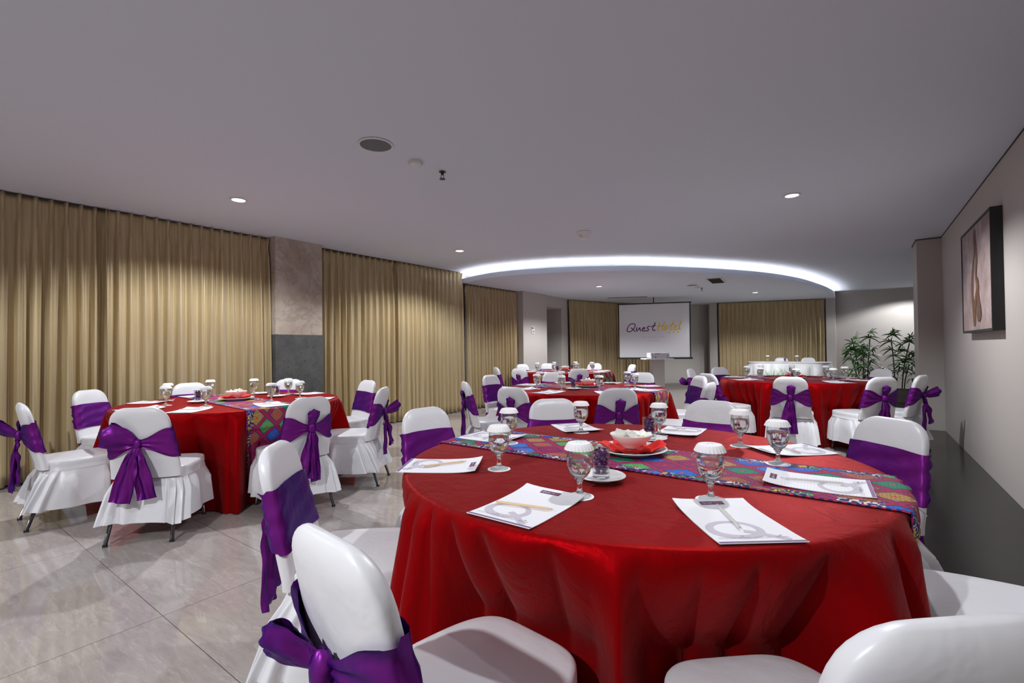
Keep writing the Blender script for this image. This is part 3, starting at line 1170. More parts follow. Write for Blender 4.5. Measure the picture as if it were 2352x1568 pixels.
def loop(name, dx, dz, ln, wd, seed, dy=-0.05, open_=0.07):
    """bow loop: sheet goes out from the knot and comes back"""
    d = V3(dx, dy, dz).normalized()
    side = V3(0, -1, 0)
    per = d.cross(side).normalized()
    out = d * ln
    path = [KN, KN + out * 0.35 + side * open_ * 0.4, KN + out * 0.8 + side * open_ * 0.75, KN + out * 1.0 + side * 0.028,
            KN + out * 0.82 - side * open_ * 0.0 + side * 0.004, KN + out * 0.4 + side * 0.004, KN + d * 0.01]
    ns = [side + d * 0.1, side, side + d * 0.4, d, -side + d * 0.4, -side, -side]
    return strip_mesh(name, cloth_strip(path, [0.03, wd * 0.85, wd, wd * 1.0, wd, wd * 0.75, 0.03], ns, seed, 0.005, 1.0))


def knot_mesh(seed, s=1.0):
    bb = MB()
    rows = []
    for i in range(9):
        th = pi * i / 8
        row = []
        for k in range(16):
            a = 2 * pi * k / 16
            r = 0.026 * s * (1 + 0.22 * noise.noise(Vector((cos(a) * 2, sin(a) * 2, th * 2 + seed))))
            row.append((r * sin(th) * cos(a) * 0.9, YK - 0.008 + r * sin(th) * sin(a) * 0.75, 0.635 + r * cos(th) * 1.25))
        rows.append(row)
    bb.grid(rows, True)
    return bb.me('knot', M['taffeta'])


BOWS = {
    # big loop to one side, two spread tails
    'wide': [('bow_loop', loop('bow_loop', -1.0, 0.50, 0.185, 0.155, 2, -0.12, 0.085)), ('bow_tail', tail('bow_tail', -0.085, -0.335, 0.275, 0.13, 4)),
             ('bow_tail', tail('bow_tail', 0.055, -0.315, 0.285, 0.11, 9)), ('knot', knot_mesh(1))],
    # small upright loop, one long straight tail
    'upright': [('bow_loop', loop('bow_loop', 0.10, 1.0, 0.13, 0.085, 6, -0.02, 0.05)), ('bow_tail', tail('bow_tail', -0.055, -0.330, 0.27, 0.115, 3)),
                ('bow_tail', tail('bow_tail', 0.03, -0.318, 0.235, 0.08, 12)), ('knot', knot_mesh(3, 1.25))],
    # loop standing out to the other side, tails together
    'side': [('bow_loop', loop('bow_loop', 0.9, 0.35, 0.16, 0.11, 7, -0.5, 0.06)), ('bow_tail', tail('bow_tail', 0.05, -0.36, 0.33, 0.12, 5)),
             ('bow_tail', tail('bow_tail', -0.03, -0.325, 0.25, 0.10, 8)), ('knot', knot_mesh(7))],
    'short': [('bow_loop', loop('bow_loop', -0.80, 0.50, 0.115, 0.085, 11, -0.35, 0.05)), ('bow_tail', tail('bow_tail', -0.04, -0.35, 0.24, 0.12, 15)),
              ('bow_tail', tail('bow_tail', 0.03, -0.32, 0.30, 0.10, 18)), ('knot', knot_mesh(9, 1.1))],
    # loop pointing away behind the chair
    'long': [('bow_loop', loop('bow_loop', -0.80, 0.42, 0.17, 0.11, 11, -0.45, 0.06)), ('bow_tail', tail('bow_tail', -0.04, -0.35, 0.24, 0.12, 15)),
             ('bow_tail', tail('bow_tail', 0.03, -0.32, 0.30, 0.10, 18)), ('knot', knot_mesh(9, 1.1))],
}


def make_chair(kind, v):
    t_ = empty('banquet_chair', (0, 0, -50))
    mobj('backrest', ME_BACK, t_)
    mobj('seat', ME_SEAT, t_)
    mobj('skirt', ME_SKIRT[v], t_)
    for lm, fm in LEGS:
        lg = mobj('leg', lm, t_)
        mobj('rubber_foot', fm, lg)
    s_ = mobj('sash', ME_SASH[v], t_)
    for nm, me_ in BOWS[kind]:
        mobj(nm, me_, s_)
    return t_


PROTO = {}
USED = set()


def place_chair(x, y, rz, kind, label, group):
    v = (int(abs(x * 10)) + int(abs(y * 10))) % 2
    key = (kind, v)
    if key not in PROTO:
        PROTO[key] = make_chair(kind, v)
        c = PROTO[key]
    else:
        c = copy_tree(PROTO[key])
    c.location = (x, y, 0)
    c.rotation_euler = (0, 0, rz)
    if kind == 'short':
        c.scale = (0.94, 1, 1.03)      # this cover stands a little taller
    tag(c, label, 'chair', group)
    return c


# ---------------------------------------------------------------- tables
TR, TZ = 0.90, 0.75
TABLES = {
    'near': dict(c=(-0.781, 1.869), nm='the nearest round red table', seed=1, run=0.0),
    'left': dict(c=(-4.686, 2.045), nm='the round red table by the left curtains', seed=2, run=-5.0),
    'middle': dict(c=(-2.535, 4.863), nm='the middle round red table', seed=3, run=0.0),
    'back': dict(c=(-4.604, 8.030), nm='the farthest round red table', seed=4, run=-3.0),
    'right': dict(c=(-0.723, 7.473), nm='the round red table before the head table', seed=5, run=0.0),
}
# chairs: angle round the table (degrees), radial extra, yaw tweak, bow
CHAIRS = {
    'near': [(-136, -.01, 0, 'wide'), (-87.2, 0.0, -9, 'short'), (-50.3, -0.022, 2, 'wide'), (3, 0, 0, 'upright'), (47, -.05, 2, 'upright'), (89, -.05, 0, 'upright'), (135, -.09, 0, 'wide'), (176, -.07, -2, 'upright')],
    'left': [(-93, 0, 0, 'long'), (-46, 0.05, 4, 'wide'), (-146, 0.03, 0, 'upright'), (175, 0, 0, 'upright'), (132, 0, 0, 'upright'), (84, 0, 0, 'side'), (36, 0, 0, 'side'), (-3, 0, 0, 'upright')],
    'middle': [(-127, 0, 0, 'upright'), (180, 0, 0, 'upright'), (-90, .03, 0, 'upright'), (-51, .03, 0, 'upright'), (-3, 0, 0, 'side'), (42, 0, 0, 'side'), (136, 0, 0, 'upright'), (83, 0, 0, 'upright')],
    'back': [(-93, .06, 0, 'upright'), (-51, .03, 0, 'upright'), (-127, 0, 0, 'side'), (162, 0, 0, 'upright'), (136, 0, 0, 'upright'), (92, 0, 0, 'upright'), (45, 0, 0, 'side')],
    'right': [(178, 0, 0, 'side'), (-127, .03, 0, 'side'), (145, 0, 0, 'upright'), (-86, .06, 0, 'upright'), (-50, .05, 0, 'upright'), (-22, 0, 0, 'side'), (45, 0, 0, 'upright')],
}
SEAT_WORD = {0: 'nearest', 1: 'near right', 2: 'right', 3: 'far right', 4: 'farthest', -4: 'farthest', -3: 'far left', -2: 'left', -1: 'near left'}


def word(cx, cy, ang):
    """where round the table something stands, seen from the camera"""
    base = math.degrees(atan2(-cy, -cx))
    rel = (ang - base + 180) % 360 - 180
    return rel


def make_R(tk):
    T_ = TABLES[tk]
    rnd = random.Random(T_['seed'] * 7)
    NK = 36 + 2 * (T_['seed'] % 3)
    ks = [(rnd.choice([9, 11, 13, 14, 16, 17, 19, 23]), rnd.random() * 6.28, 0.5 + rnd.random()) for _ in range(6)]
    ch = [radians(c_[0]) for c_ in CHAIRS[tk]]
    cd = [c_[1] for c_ in CHAIRS[tk]]

    def R(th, z):
        drop = max(0.0, TZ - z)
        lo = drop / TZ
        f = 0.0
        for (k, p, a) in ks:
            f += a * sin(k * th + p + 0.5 * sin(2 * th + p) + 0.35 * lo * sin(3 * th + p))
        f /= 2.6
        f = (0.5 + 0.5 * math.tanh(f * 1.3)) ** 1.3
        am = 0.5 + 0.5 * sin(5 * th + ks[2][1])
        fn = abs(sin(0.5 * NK * th + 1.4 * sin(3 * th + ks[0][1]) + 1.1 * sin(7 * th + ks[1][1]) + 0.3 * lo * sin(5 * th))) ** 0.6
        fn = 1 - (1 - fn) * (0.35 + 0.65 * am)
        r = TR + 0.003 + 0.010 * smooth01(0, .1, lo) + 0.026 * lo + 0.070 * f * smooth01(0.0, 0.55, lo) + (0.034 + 0.085 * lo) * (fn - 0.5) * smooth01(0.0, 0.10, lo) + 0.012 * lo
        # chairs pushed in keep the cloth behind their seats
        m_ = 0.0
        lim = 9.0
        for a_, e_ in zip(ch, cd):
            d = (th - a_ + pi) % (2 * pi) - pi
            if abs(d) < 0.6:
                lat = abs(0.8 * sin(d))
                wt = 1 - smooth01(0.19, 0.28, lat)
                if wt > 0:
                    m_ = max(m_, wt)
                    lim = min(lim, (0.795 + e_) / max(0.9, cos(d)) - 0.05 * (1 - fn))
        zz_ = max(0.0, min(1.0, (0.735 - z) / 0.27))
        k_ = m_ * zz_
        if lim < r:
            r = r * (1 - k_) + lim * k_
        return r
    return R


RF = {k: make_R(k) for k in TABLES}


def tablecloth(tk):
    T_ = TABLES[tk]
    cx, cy = T_['c']
    R = RF[tk]
    N_ = 560 if tk == 'near' else 420
    rows = [[(0.3 * cos(2 * pi * k / N_), 0.3 * sin(2 * pi * k / N_), TZ) for k in range(N_)],
            [(0.7 * cos(2 * pi * k / N_), 0.7 * sin(2 * pi * k / N_), TZ) for k in range(N_)]]
    for (rr, z) in [(TR - 0.03, TZ), (TR - 0.012, TZ - 0.001), (TR - 0.004, TZ - 0.004), (TR, TZ - 0.011)]:
        rows.append([(rr * cos(2 * pi * k / N_), rr * sin(2 * pi * k / N_), z) for k in range(N_)])
    for z in [0.73, 0.715, 0.70, 0.67, 0.64, 0.61, 0.58, 0.55, 0.52, 0.49, 0.46, 0.42, 0.37, 0.31, 0.25, 0.19, 0.13, 0.07, 0.03, 0.006]:
        rows.append([(R(2 * pi * k / N_, z) * cos(2 * pi * k / N_), R(2 * pi * k / N_, z) * sin(2 * pi * k / N_), z) for k in range(N_)])
    bb = MB()
    bb.grid(rows, True)
    bb.add([(0, 0, TZ)] + [(0.3 * cos(2 * pi * k / N_), 0.3 * sin(2 * pi * k / N_), TZ) for k in range(N_)],
           [(0, 1 + k, 1 + (k + 1) % N_) for k in range(N_)])
    o_ = bb.obj('tablecloth', M['red'], smooth=True, loc=(cx, cy, 0))
    tag(o_, T_['cl'], 'tablecloth', 'red satin tablecloths')
    # the table underneath
    t_ = empty('round_table', (cx, cy, 0))
    tag(t_, 'round banquet table hidden under its cloth, ' + SHORT[tk], 'table', 'round banquet tables')
    bb = MB(); bb.lathe([(0, 0.715), (0.885, 0.715), (0.885, 0.742), (0, 0.742)], 64); bb.obj('tabletop', M['wood_pencil'], t_)
    for k in range(4):
        a = pi / 4 + k * pi / 2
        bb = MB(); bb.tube([(0.5 * cos(a), 0.5 * sin(a), 0.715), (0.6 * cos(a), 0.6 * sin(a), 0.0)], 0.015, 8); bb.obj('leg', M['chrome'], t_, smooth=True)


TABLES['near']['cl'] = 'red satin cloth draped to the floor over the nearest round table'
TABLES['left']['cl'] = 'red satin cloth draped over the round table in front of the left curtains'
TABLES['middle']['cl'] = 'red satin cloth on the round table in the middle of the room'
TABLES['back']['cl'] = 'red satin cloth on the small looking farthest round table'
TABLES['right']['cl'] = 'red satin cloth on the round table before the white head table'


def runner(tk):
    T_ = TABLES[tk]
    cx, cy = T_['c']
    R = RF[tk]
    rot = radians(T_['run'])
    HW = 0.22
    drop = 0.52
    ns, nt = 200, 16
    Ltot = TR + drop
    rows, uvs = [], []
    for i in range(ns + 1):
        s = -Ltot + 2 * Ltot * i / ns
        row = []
        for j in range(nt + 1):
            tt = -HW + 2 * HW * j / nt
            yy = tt + (0.0 if tk != 'near' else 0.02)
            se = sqrt(TR * TR - yy * yy)
            if abs(s) <= se - 0.004:
                p = Vector((s, yy, TZ + 0.004))
            else:
                dd = abs(s) - (se - 0.004)
                z = TZ + 0.002 - dd
                if dd < 0.012:
                    z = TZ + 0.003 - dd * dd / 0.02
                z = max(z, 0.02)
                th = atan2(yy, math.copysign(se, s))
                thw = th + rot
                rr = max(R(thw, z), TR) if z > 0.6 else R(thw, z)
                rr += 0.006
                # keep across position
                xs = sqrt(max(0.01, rr * rr - yy * yy))
                p = Vector((math.copysign(xs, s), yy, z))
            row.append((p.x * cos(rot) - p.y * sin(rot), p.x * sin(rot) + p.y * cos(rot), p.z))
            uvs.append((s, tt))
        rows.append(row)
    bb = MB()
    bb.grid(rows)
    me_ = bb.me('table_runner', M['runner'])
    ul = me_.uv_layers.new(name='UVMap')
    for lp in me_.loops:
        ul.data[lp.index].uv = uvs[lp.vertex_index]
    o_ = mobj('table_runner', me_, None, (cx, cy, 0))
    md_ = o_.modifiers.new('thick', 'SOLIDIFY'); md_.thickness = 0.0015; md_.offset = 0
    tag(o_, 'embroidered runner with coloured diamonds across ' + SHORT[tk], 'table runner', 'embroidered table runners')


# ---------------------------------------------------------------- table ware prototypes
def make_goblet():
    t_ = empty('water_goblet', (0, 0, -50))
    bb = MB(); bb.lathe([(0.0, 0.0), (0.034, 0.0), (0.0355, 0.002), (0.034, 0.004), (0.022, 0.008), (0.0105, 0.013)], 40); bb.obj('foot', M['thin_glass'], t_, smooth=True, ang=50)
    bb = MB(); bb.lathe([(0.0, 0.010), (0.0125, 0.0115), (0.009, 0.018), (0.0075, 0.026), (0.0072, 0.036), (0.0085, 0.044), (0.012, 0.050), (0.016, 0.0535), (0.0, 0.0545)], 32); bb.obj('stem', M['glass'], t_, smooth=True, ang=50)
    bb = MB(); bb.lathe([(0.0, 0.0545), (0.012, 0.0547), (0.024, 0.063), (0.033, 0.076), (0.0385, 0.094), (0.0392, 0.112), (0.0375, 0.132), (0.0352, 0.150), (0.0345, 0.152), (0.0342, 0.150), (0.0366, 0.132), (0.0383, 0.112)], 40); bb.obj('glass_bowl', M['thin_glass'], t_, smooth=True)
    bb = MB(); bb.lathe([(0.0, 0.0552), (0.0115, 0.0556), (0.0234, 0.0636), (0.0323, 0.0765), (0.0376, 0.0943), (0.0382, 0.112), (0.0376, 0.122), (0.0, 0.122)], 40)
    bb.obj('water', M['water'], t_, smooth=True, ang=50)
    # fluted paper lid
    bb = MB()
    n_ = 96
    rows_ = []
    for (r, z, fl) in [(0.0, 0.1655, 0), (0.030, 0.1655, 0), (0.034, 0.1645, 0), (0.038, 0.160, 0.0004), (0.0425, 0.150, 0.0009), (0.045, 0.1445, 0.0012), (0.0443, 0.1447, 0.0012), (0.0365, 0.160, 0.0004), (0.0335, 0.1625, 0), (0.0, 0.1625, 0)]:
        rows_.append([((r + fl * (1 if k % 4 < 2 else -1)) * cos(2 * pi * k / n_), (r + fl * (1 if k % 4 < 2 else -1)) * sin(2 * pi * k / n_), z) for k in range(n_)])
    bb.grid(rows_, True)
    lid = bb.obj('lid', M['paper'], t_, smooth=True, ang=30)
    bb = MB()
    ribbon(bb, [(0.008 * cos(a), 0.008 * sin(a)) for a in [k * pi / 8 - 1.2 for k in range(13)]], 0.0012, lambda a, b_, l: (a, b_, 0.166), joints=False)
    ribbon(bb, [(-0.017, -0.006), (-0.017, 0.006)], 0.0006, lambda a, b_, l: (a, b_, 0.166), joints=False)
    ribbon(bb, [(0.017, -0.006), (0.017, 0.006)], 0.0006, lambda a, b_, l: (a, b_, 0.166), joints=False)
    bb.obj('lid_print', M['print_grey'], lid)
    return t_


def make_coaster_me():
    bb = MB(); bb.lathe([(0, 0), (0.0435, 0), (0.0435, 0.0012), (0, 0.0012)], 40)
    return bb.me('coaster', M['paper'], False)


def pad_z(x, y):
    return 0.0024 + 0.0035 * (abs(y + 0.02) / 0.13) ** 4 + 0.0045 * max(0.0, -x / 0.105) ** 3 * max(0.0, y / 0.15)


def make_pad():
    t_ = empty('notepad', (0, 0, -50))
    bb = MB()
    nx, ny = 8, 14
    X_ = [-0.105 + 0.21 * i / nx for i in range(nx + 1)]
    Y_ = [-0.1485 + 0.297 * j / ny for j in range(ny + 1)]
    top = [[(x, y, pad_z(x, y)) for x in X_] for y in Y_]
    bot = [[(x, y, pad_z(x, y) - 0.0022) for x in X_] for y in Y_]
    bb.grid(top)
    bb.grid([r[::-1] for r in bot])
    per = [(i, 0) for i in range(nx + 1)] + [(nx, j) for j in range(1, ny + 1)] + [(i, ny) for i in range(nx - 1, -1, -1)] + [(0, j) for j in range(ny - 1, 0, -1)]
    pt = [top[j][i] for i, j in per]
    pb_ = [bot[j][i] for i, j in per]
    bb.grid([pb_ + [pb_[0]], pt + [pt[0]]])
    sheet = bb.obj('sheet', M['ruled'], t_)
    P = lambda x, y, l=0.0: (x, y, pad_z(x, y) + 0.0004 + l)

    def quad(x0, x1, y0, y1, mat, nm, l=0.0):
        b2 = MB()
        n1, n2 = 8, 6
        b2.grid([[P(x0 + (x1 - x0) * i / n1, y0 + (y1 - y0) * j / n2, l) for i in range(n1 + 1)] for j in range(n2 + 1)])
        return b2.obj(nm, mat, sheet)
    b2 = MB()
    pts = [(-0.026 + 0.060 * cos(a), -0.060 + 0.050 * sin(a)) for a in [0.55 + k * 2 * pi / 36 for k in range(37)]]
    wds = [0.020 + 0.006 * cos(k / 36 * 2 * pi + 2.4) for k in range(37)]
    ribbon(b2, pts, wds, P, 0.0, False)
    ribbon(b2, [(p.x, p.y) for p in catmull([(-0.010, -0.072, 0), (0.014, -0.085, 0), (0.045, -0.110, 0), (0.072, -0.134, 0)], 6)], 0.019, P, 0.0001, False)
    b2.obj('watermark', M['watermark'], sheet)
    quad(-0.034, 0.034, 0.113, 0.133, M['plum'], 'header_label')
    quad(-0.104, 0.104, -0.1475, -0.138, M['foot_bar'], 'footer_bar', 0.0002)
    mp = lambda ox, oy: (lambda a, b_: P(a + ox, b_ + oy, 0.0004))
    mobj('header_lettering', text_mesh('header_lettering', 'Quest', 0.0115, M['print_white'], mp(-0.0145, 0.1232), shear=0.25), sheet)
    mobj('header_lettering', text_mesh('header_lettering', 'Hotel', 0.0115, M['print_gold'], mp(0.0165, 0.1232), shear=0.25), sheet)
    for ox in (-0.072, 0.012):
        mobj('footer_lettering', text_mesh('footer_lettering', 'THE POOL BAR', 0.0048, M['print_grey'], mp(ox, -0.116), spacing=1.2), sheet)
        b3 = MB()
        ribbon(b3, [(ox + 0.021 * cos(a), -0.116 + 0.0062 * sin(a)) for a in [k * pi / 12 for k in range(25)]], 0.0004, P, 0.0003, False)
        b3.obj('footer_ring', M['print_grey'], sheet)
    for ox in (-0.030, 0.062):
        mobj('footer_lettering', text_mesh('footer_lettering', 'bhuva', 0.0105, M['print_grey'], mp(ox, -0.114), spacing=1.15), sheet)
        b3 = MB()
        ribbon(b3, [(ox + 0.0035 * cos(a), -0.1045 + 0.0022 * sin(a)) for a in [k * pi / 8 for k in range(17)]], 0.0012, P, 0.0003, False)
        b3.obj('footer_emblem', M['print_grey'], sheet)
    return t_


def make_pencil(mat, nm='pencil'):
    t_ = empty(nm, (0, 0, -50))
    bb = MB()
    r = 0.0036
    hexp = lambda rr, y: [(rr * cos(k * pi / 3 + pi / 6), y, rr * sin(k * pi / 3 + pi / 6) + r * 0.87) for k in range(6)]
    bb.grid([hexp(r, -0.088), hexp(r, 0.070)], True)
    bb.f.append((0, 1, 2, 3, 4, 5)); bb.mi.append(0)
    bb.obj('barrel', mat, t_)
    bb = MB(); bb.grid([hexp(r, 0.070), hexp(r * 0.35, 0.082)], True); bb.obj('sharpened_end', M['wood_pencil'] if mat is not M['pale_pencil'] else M['pale_pencil'], t_)
    bb = MB(); bb.grid([hexp(r * 0.35, 0.082), hexp(r * 0.04, 0.088)], True); bb.obj('tip', M['lead'], t_)
    return t_


def plate_prof(r, h, foot):
    return [(0, 0.003), (foot * 0.9, 0.003), (foot, 0.0), (foot + 0.003, 0.001), (foot + 0.006, 0.006), (r * 0.8, h * 0.62), (r, h), (r + 0.001, h + 0.0015), (r - 0.001, h + 0.003),
            (r * 0.78, h * 0.7 + 0.001), (foot * 1.02, 0.0085), (0, 0.008)]


def make_saucer_me():
    bb = MB(); bb.lathe(plate_prof(0.084, 0.016, 0.042), 48)
    return bb.me('saucer', M['china'])


def make_plate_me():
    bb = MB(); bb.lathe(plate_prof(0.148, 0.022, 0.085), 64)
    return bb.me('plate', M['china'])


def make_bowl_me():
    bb = MB()
    bb.lathe([(0, 0.002), (0.030, 0.002), (0.033, 0.0), (0.036, 0.002), (0.040, 0.008), (0.060, 0.022), (0.080, 0.042), (0.0885, 0.055), (0.0895, 0.057), (0.0875, 0.057),
              (0.078, 0.045), (0.058, 0.026), (0.036, 0.013), (0, 0.011)], 48)
    return bb.me('bowl', M['china'])


def make_tumbler_me():
    bb = MB()
    bb.lathe([(0, 0), (0.0285, 0), (0.0300, 0.002), (0.0305, 0.06), (0.0310, 0.104), (0.0303, 0.105), (0.0297, 0.104), (0.0288, 0.06), (0.0278, 0.018), (0.020, 0.0155), (0, 0.0155)], 40)
    return bb.me('candy_glass', M['thin_glass'])


def make_candy_me(seed):
    bb = MB()
    rows_ = []
    for i in range(15):
        u_ = i / 14 * 2 - 1
        au = abs(u_)
        r = 0.0085 * sqrt(max(0, 1 - (au / 0.62) ** 2)) if au < 0.55 else 0.0
        r = max(r, 0.0022 + 0.0055 * smooth01(0.62, 1.0, au))
        row = []
        for k in range(12):
            a = 2 * pi * k / 12
            rr = r * (1 + 0.25 * noise.noise(Vector((cos(a) * 2 + seed, sin(a) * 2, u_ * 3))))
            if au > 0.6:
                rr *= 1 + 0.4 * (k % 2)
            row.append((u_ * 0.021, rr * cos(a), rr * sin(a) * (1 if au < 0.6 else 0.4)))
        rows_.append(row)
    bb.grid(rows_, True)
    return bb.me('wrapped_candy', M['candy'], True)


def make_flower_me(seed):
    bb = MB()
    rnd = random.Random(seed)
    for p in range(5):
        a0 = 2 * pi * p / 5 + rnd.random() * 0.2
        rows_ = []
        L_ = 0.036
        for i in range(8):
            u_ = i / 7
            wd = 0.0145 * sin(pi * min(1, (u_ * 0.92 + 0.04)) ** 0.75) + 0.0006
            row = []
            for k in range(7):
                v = k / 6 * 2 - 1
                r = 0.002 + L_ * u_
                up = 0.016 * u_ ** 1.3 + 0.006 * v * v * sin(pi * u_) + 0.004 * v * u_
                tang = v * wd
                row.append((r * cos(a0) - tang * sin(a0), r * sin(a0) + tang * cos(a0), 0.002 + up))
            rows_.append(row)
        bb.grid(rows_)
    return bb.me('frangipani_flower', M['petal'])


def make_napkin_me():
    bb = MB()
    rows_ = []
    n_ = 120
    for i in range(14):
        u_ = i / 13
        row = []
        for k in range(n_):
            a = 2 * pi * k / n_
            lobe = abs(cos(2.0 * a + 0.3)) ** 0.7
            rout = 0.100 + 0.044 * lobe
            r = 0.03 + (rout - 0.03) * u_
            pl_ = abs(sin(6 * a))
            z = 0.002 + 0.008 * pl_ * u_ + (0.040 * lobe * smooth01(0.45, 1.0, u_)) * (0.55 + 0.45 * abs(sin(2 * a + 0.6)))
            row.append((r * cos(a), r * sin(a), z))
        rows_.append(row)
    bb.grid(rows_, True)
    return bb.me('napkin', M['napkin'])


G0 = None
COAST, SAUC, PLATE, BOWL, TUMB, NAPK = make_coaster_me(), make_saucer_me(), make_plate_me(), make_bowl_me(), make_tumbler_me(), make_napkin_me()
CANDY = [make_candy_me(s) for s in (1, 4, 7)]
FLOW = [make_flower_me(s) for s in (1, 2, 3)]
PRO = {}


def inst(key, maker):
    if key not in PRO:
        PRO[key] = maker()
        return PRO[key]
    return copy_tree(PRO[key])


def goblet(x, y, z, label, group):
    g = inst('goblet', make_goblet)
    g.location = (x, y, z)
    g.rotation_euler = (0, 0, YAW + 0.1 * sin(x * 9))
    tag(g, label, 'glass', group)


def coaster(x, y, z, label, group):
    o_ = mobj('coaster', COAST, None, (x, y, z))
    tag(o_, label, 'coaster', group)


def candy_set(x, y, z, which, nm, rnd, full=True):
    o_ = mobj('saucer', SAUC, None, (x, y, z)); tag(o_, 'white saucer under the %s candy glass on %s' % (which, nm), 'saucer', 'white saucers')
    o_ = mobj('candy_glass', TUMB, None, (x, y, z + 0.0088)); tag(o_, 'glass of purple candies, the %s one on %s' % (which, nm), 'glass', 'candy glasses')
    tb = o_
    tb_ = MB(); tb_.lathe([(0, 0.001), (0.0275, 0.001), (0.0285, 0.003), (0.0275, 0.015), (0, 0.015)], 32); tb_.obj('glass_base', M['glass'], tb, smooth=True, ang=40)
    n_ = 12
    for k in range(n_):
        lay = k // 3
        a = rnd.random() * 6.28
        ca = (k % 3) * 2.094 + lay * 0.8
        o_ = mobj('wrapped_candy', CANDY[k % 3], None, (x + 0.0135 * cos(ca), y + 0.0135 * sin(ca), z + 0.0088 + 0.0315 + lay * 0.0175))
        o_.rotation_euler = (rnd.random() * 1.2, radians(62 + 36 * rnd.random()) , ca + pi / 2 + rnd.random() * 0.5)
        o_.scale = (0.78, 1.25, 1.25)
        tag(o_, 'purple wrapped candy in the %s candy glass on %s' % (which, nm), 'candy', 'candies in the %s glass on %s' % (which, nm))


def centrepiece(x, y, z, nm, rnd, n_=5):
    o_ = mobj('plate', PLATE, None, (x, y, z)); tag(o_, 'large white plate under the flower bowl on ' + nm, 'plate', 'centrepiece plates')
    o_ = mobj('napkin', NAPK, None, (x, y, z + 0.0095), YAW); tag(o_, 'red folded napkin under the flower bowl on ' + nm, 'napkin', 'red fanned napkins')
    o_ = mobj('bowl', BOWL, None, (x, y, z + 0.0245)); tag(o_, 'white bowl of flowers in the centre of ' + nm, 'bowl', 'flower bowls')
    for k in range(n_):
        a = k * 2 * pi / (n_ - 1) + 0.6
        r = 0.043 if k else 0.0
        o_ = mobj('frangipani_flower', FLOW[k % 3], None, (x + r * cos(a), y + r * sin(a), z + 0.0245 + (0.036 if k else 0.040)))
        o_.rotation_euler = ((rnd.random() - 0.5) * 0.9 - 0.35 * sin(a), (rnd.random() - 0.5) * 0.9 + 0.35 * cos(a), rnd.random() * 6)
        o_.scale = (1.15, 1.15, 1.3)
        tag(o_, 'frangipani flower with yellow heart in the bowl on ' + nm, 'flower', 'flowers in the bowl on ' + nm)


GOB = {  # measured goblet angles and radii
    'near': [(-82, .57), (-42, .56), (21, .56), (56, .60), (96, .56), (136, .61), (-176, .58), (-127, .55)],
    'left': [(-103, .52), (-146, .64), (176, .64), (-52, .44), (140, .62), (13, .47), (105, .62), (50, .56)],
    'middle': [(-133, .56), (-176, .58), (-90, .52), (150, .52), (-44, .48), (100, .5), (60, .6), (14, .56)],
    'back': [(-127, .57), (-165, .57), (-82, .55), (-37, .55), (8, .56), (53, .57), (98, .57), (143, .57)],
    'right': [(-127, .57), (-172, .57), (-82, .57), (-37, .57), (8, .57), (53, .57), (98, .57), (143, .57)],
}
PAD = {
    'near': [(-90, .73), (-46, .73), (-2, .66), (44, .74), (90, .72), (135, .74), (178, .74), (-136, .76)],
}


def sector_names(cx, cy, angs):
    """unique position words for a list of angles round a table"""
    rels = [(word(cx, cy, a), i) for i, a in enumerate(angs)]
    names = [None] * len(angs)
    used = set()
    opts = [(0, 'nearest'), (45, 'near right'), (90, 'right'), (135, 'far right'), (180, 'farthest'), (-135, 'far left'), (-90, 'left'), (-45, 'near left')]
    pairs = sorted((abs((r - o_[0] + 180) % 360 - 180), i, o_[1]) for r, i in rels for o_ in opts)
    for d, i, nm in pairs:
        if names[i] is None and nm not in used:
            names[i] = nm
            used.add(nm)
    return names


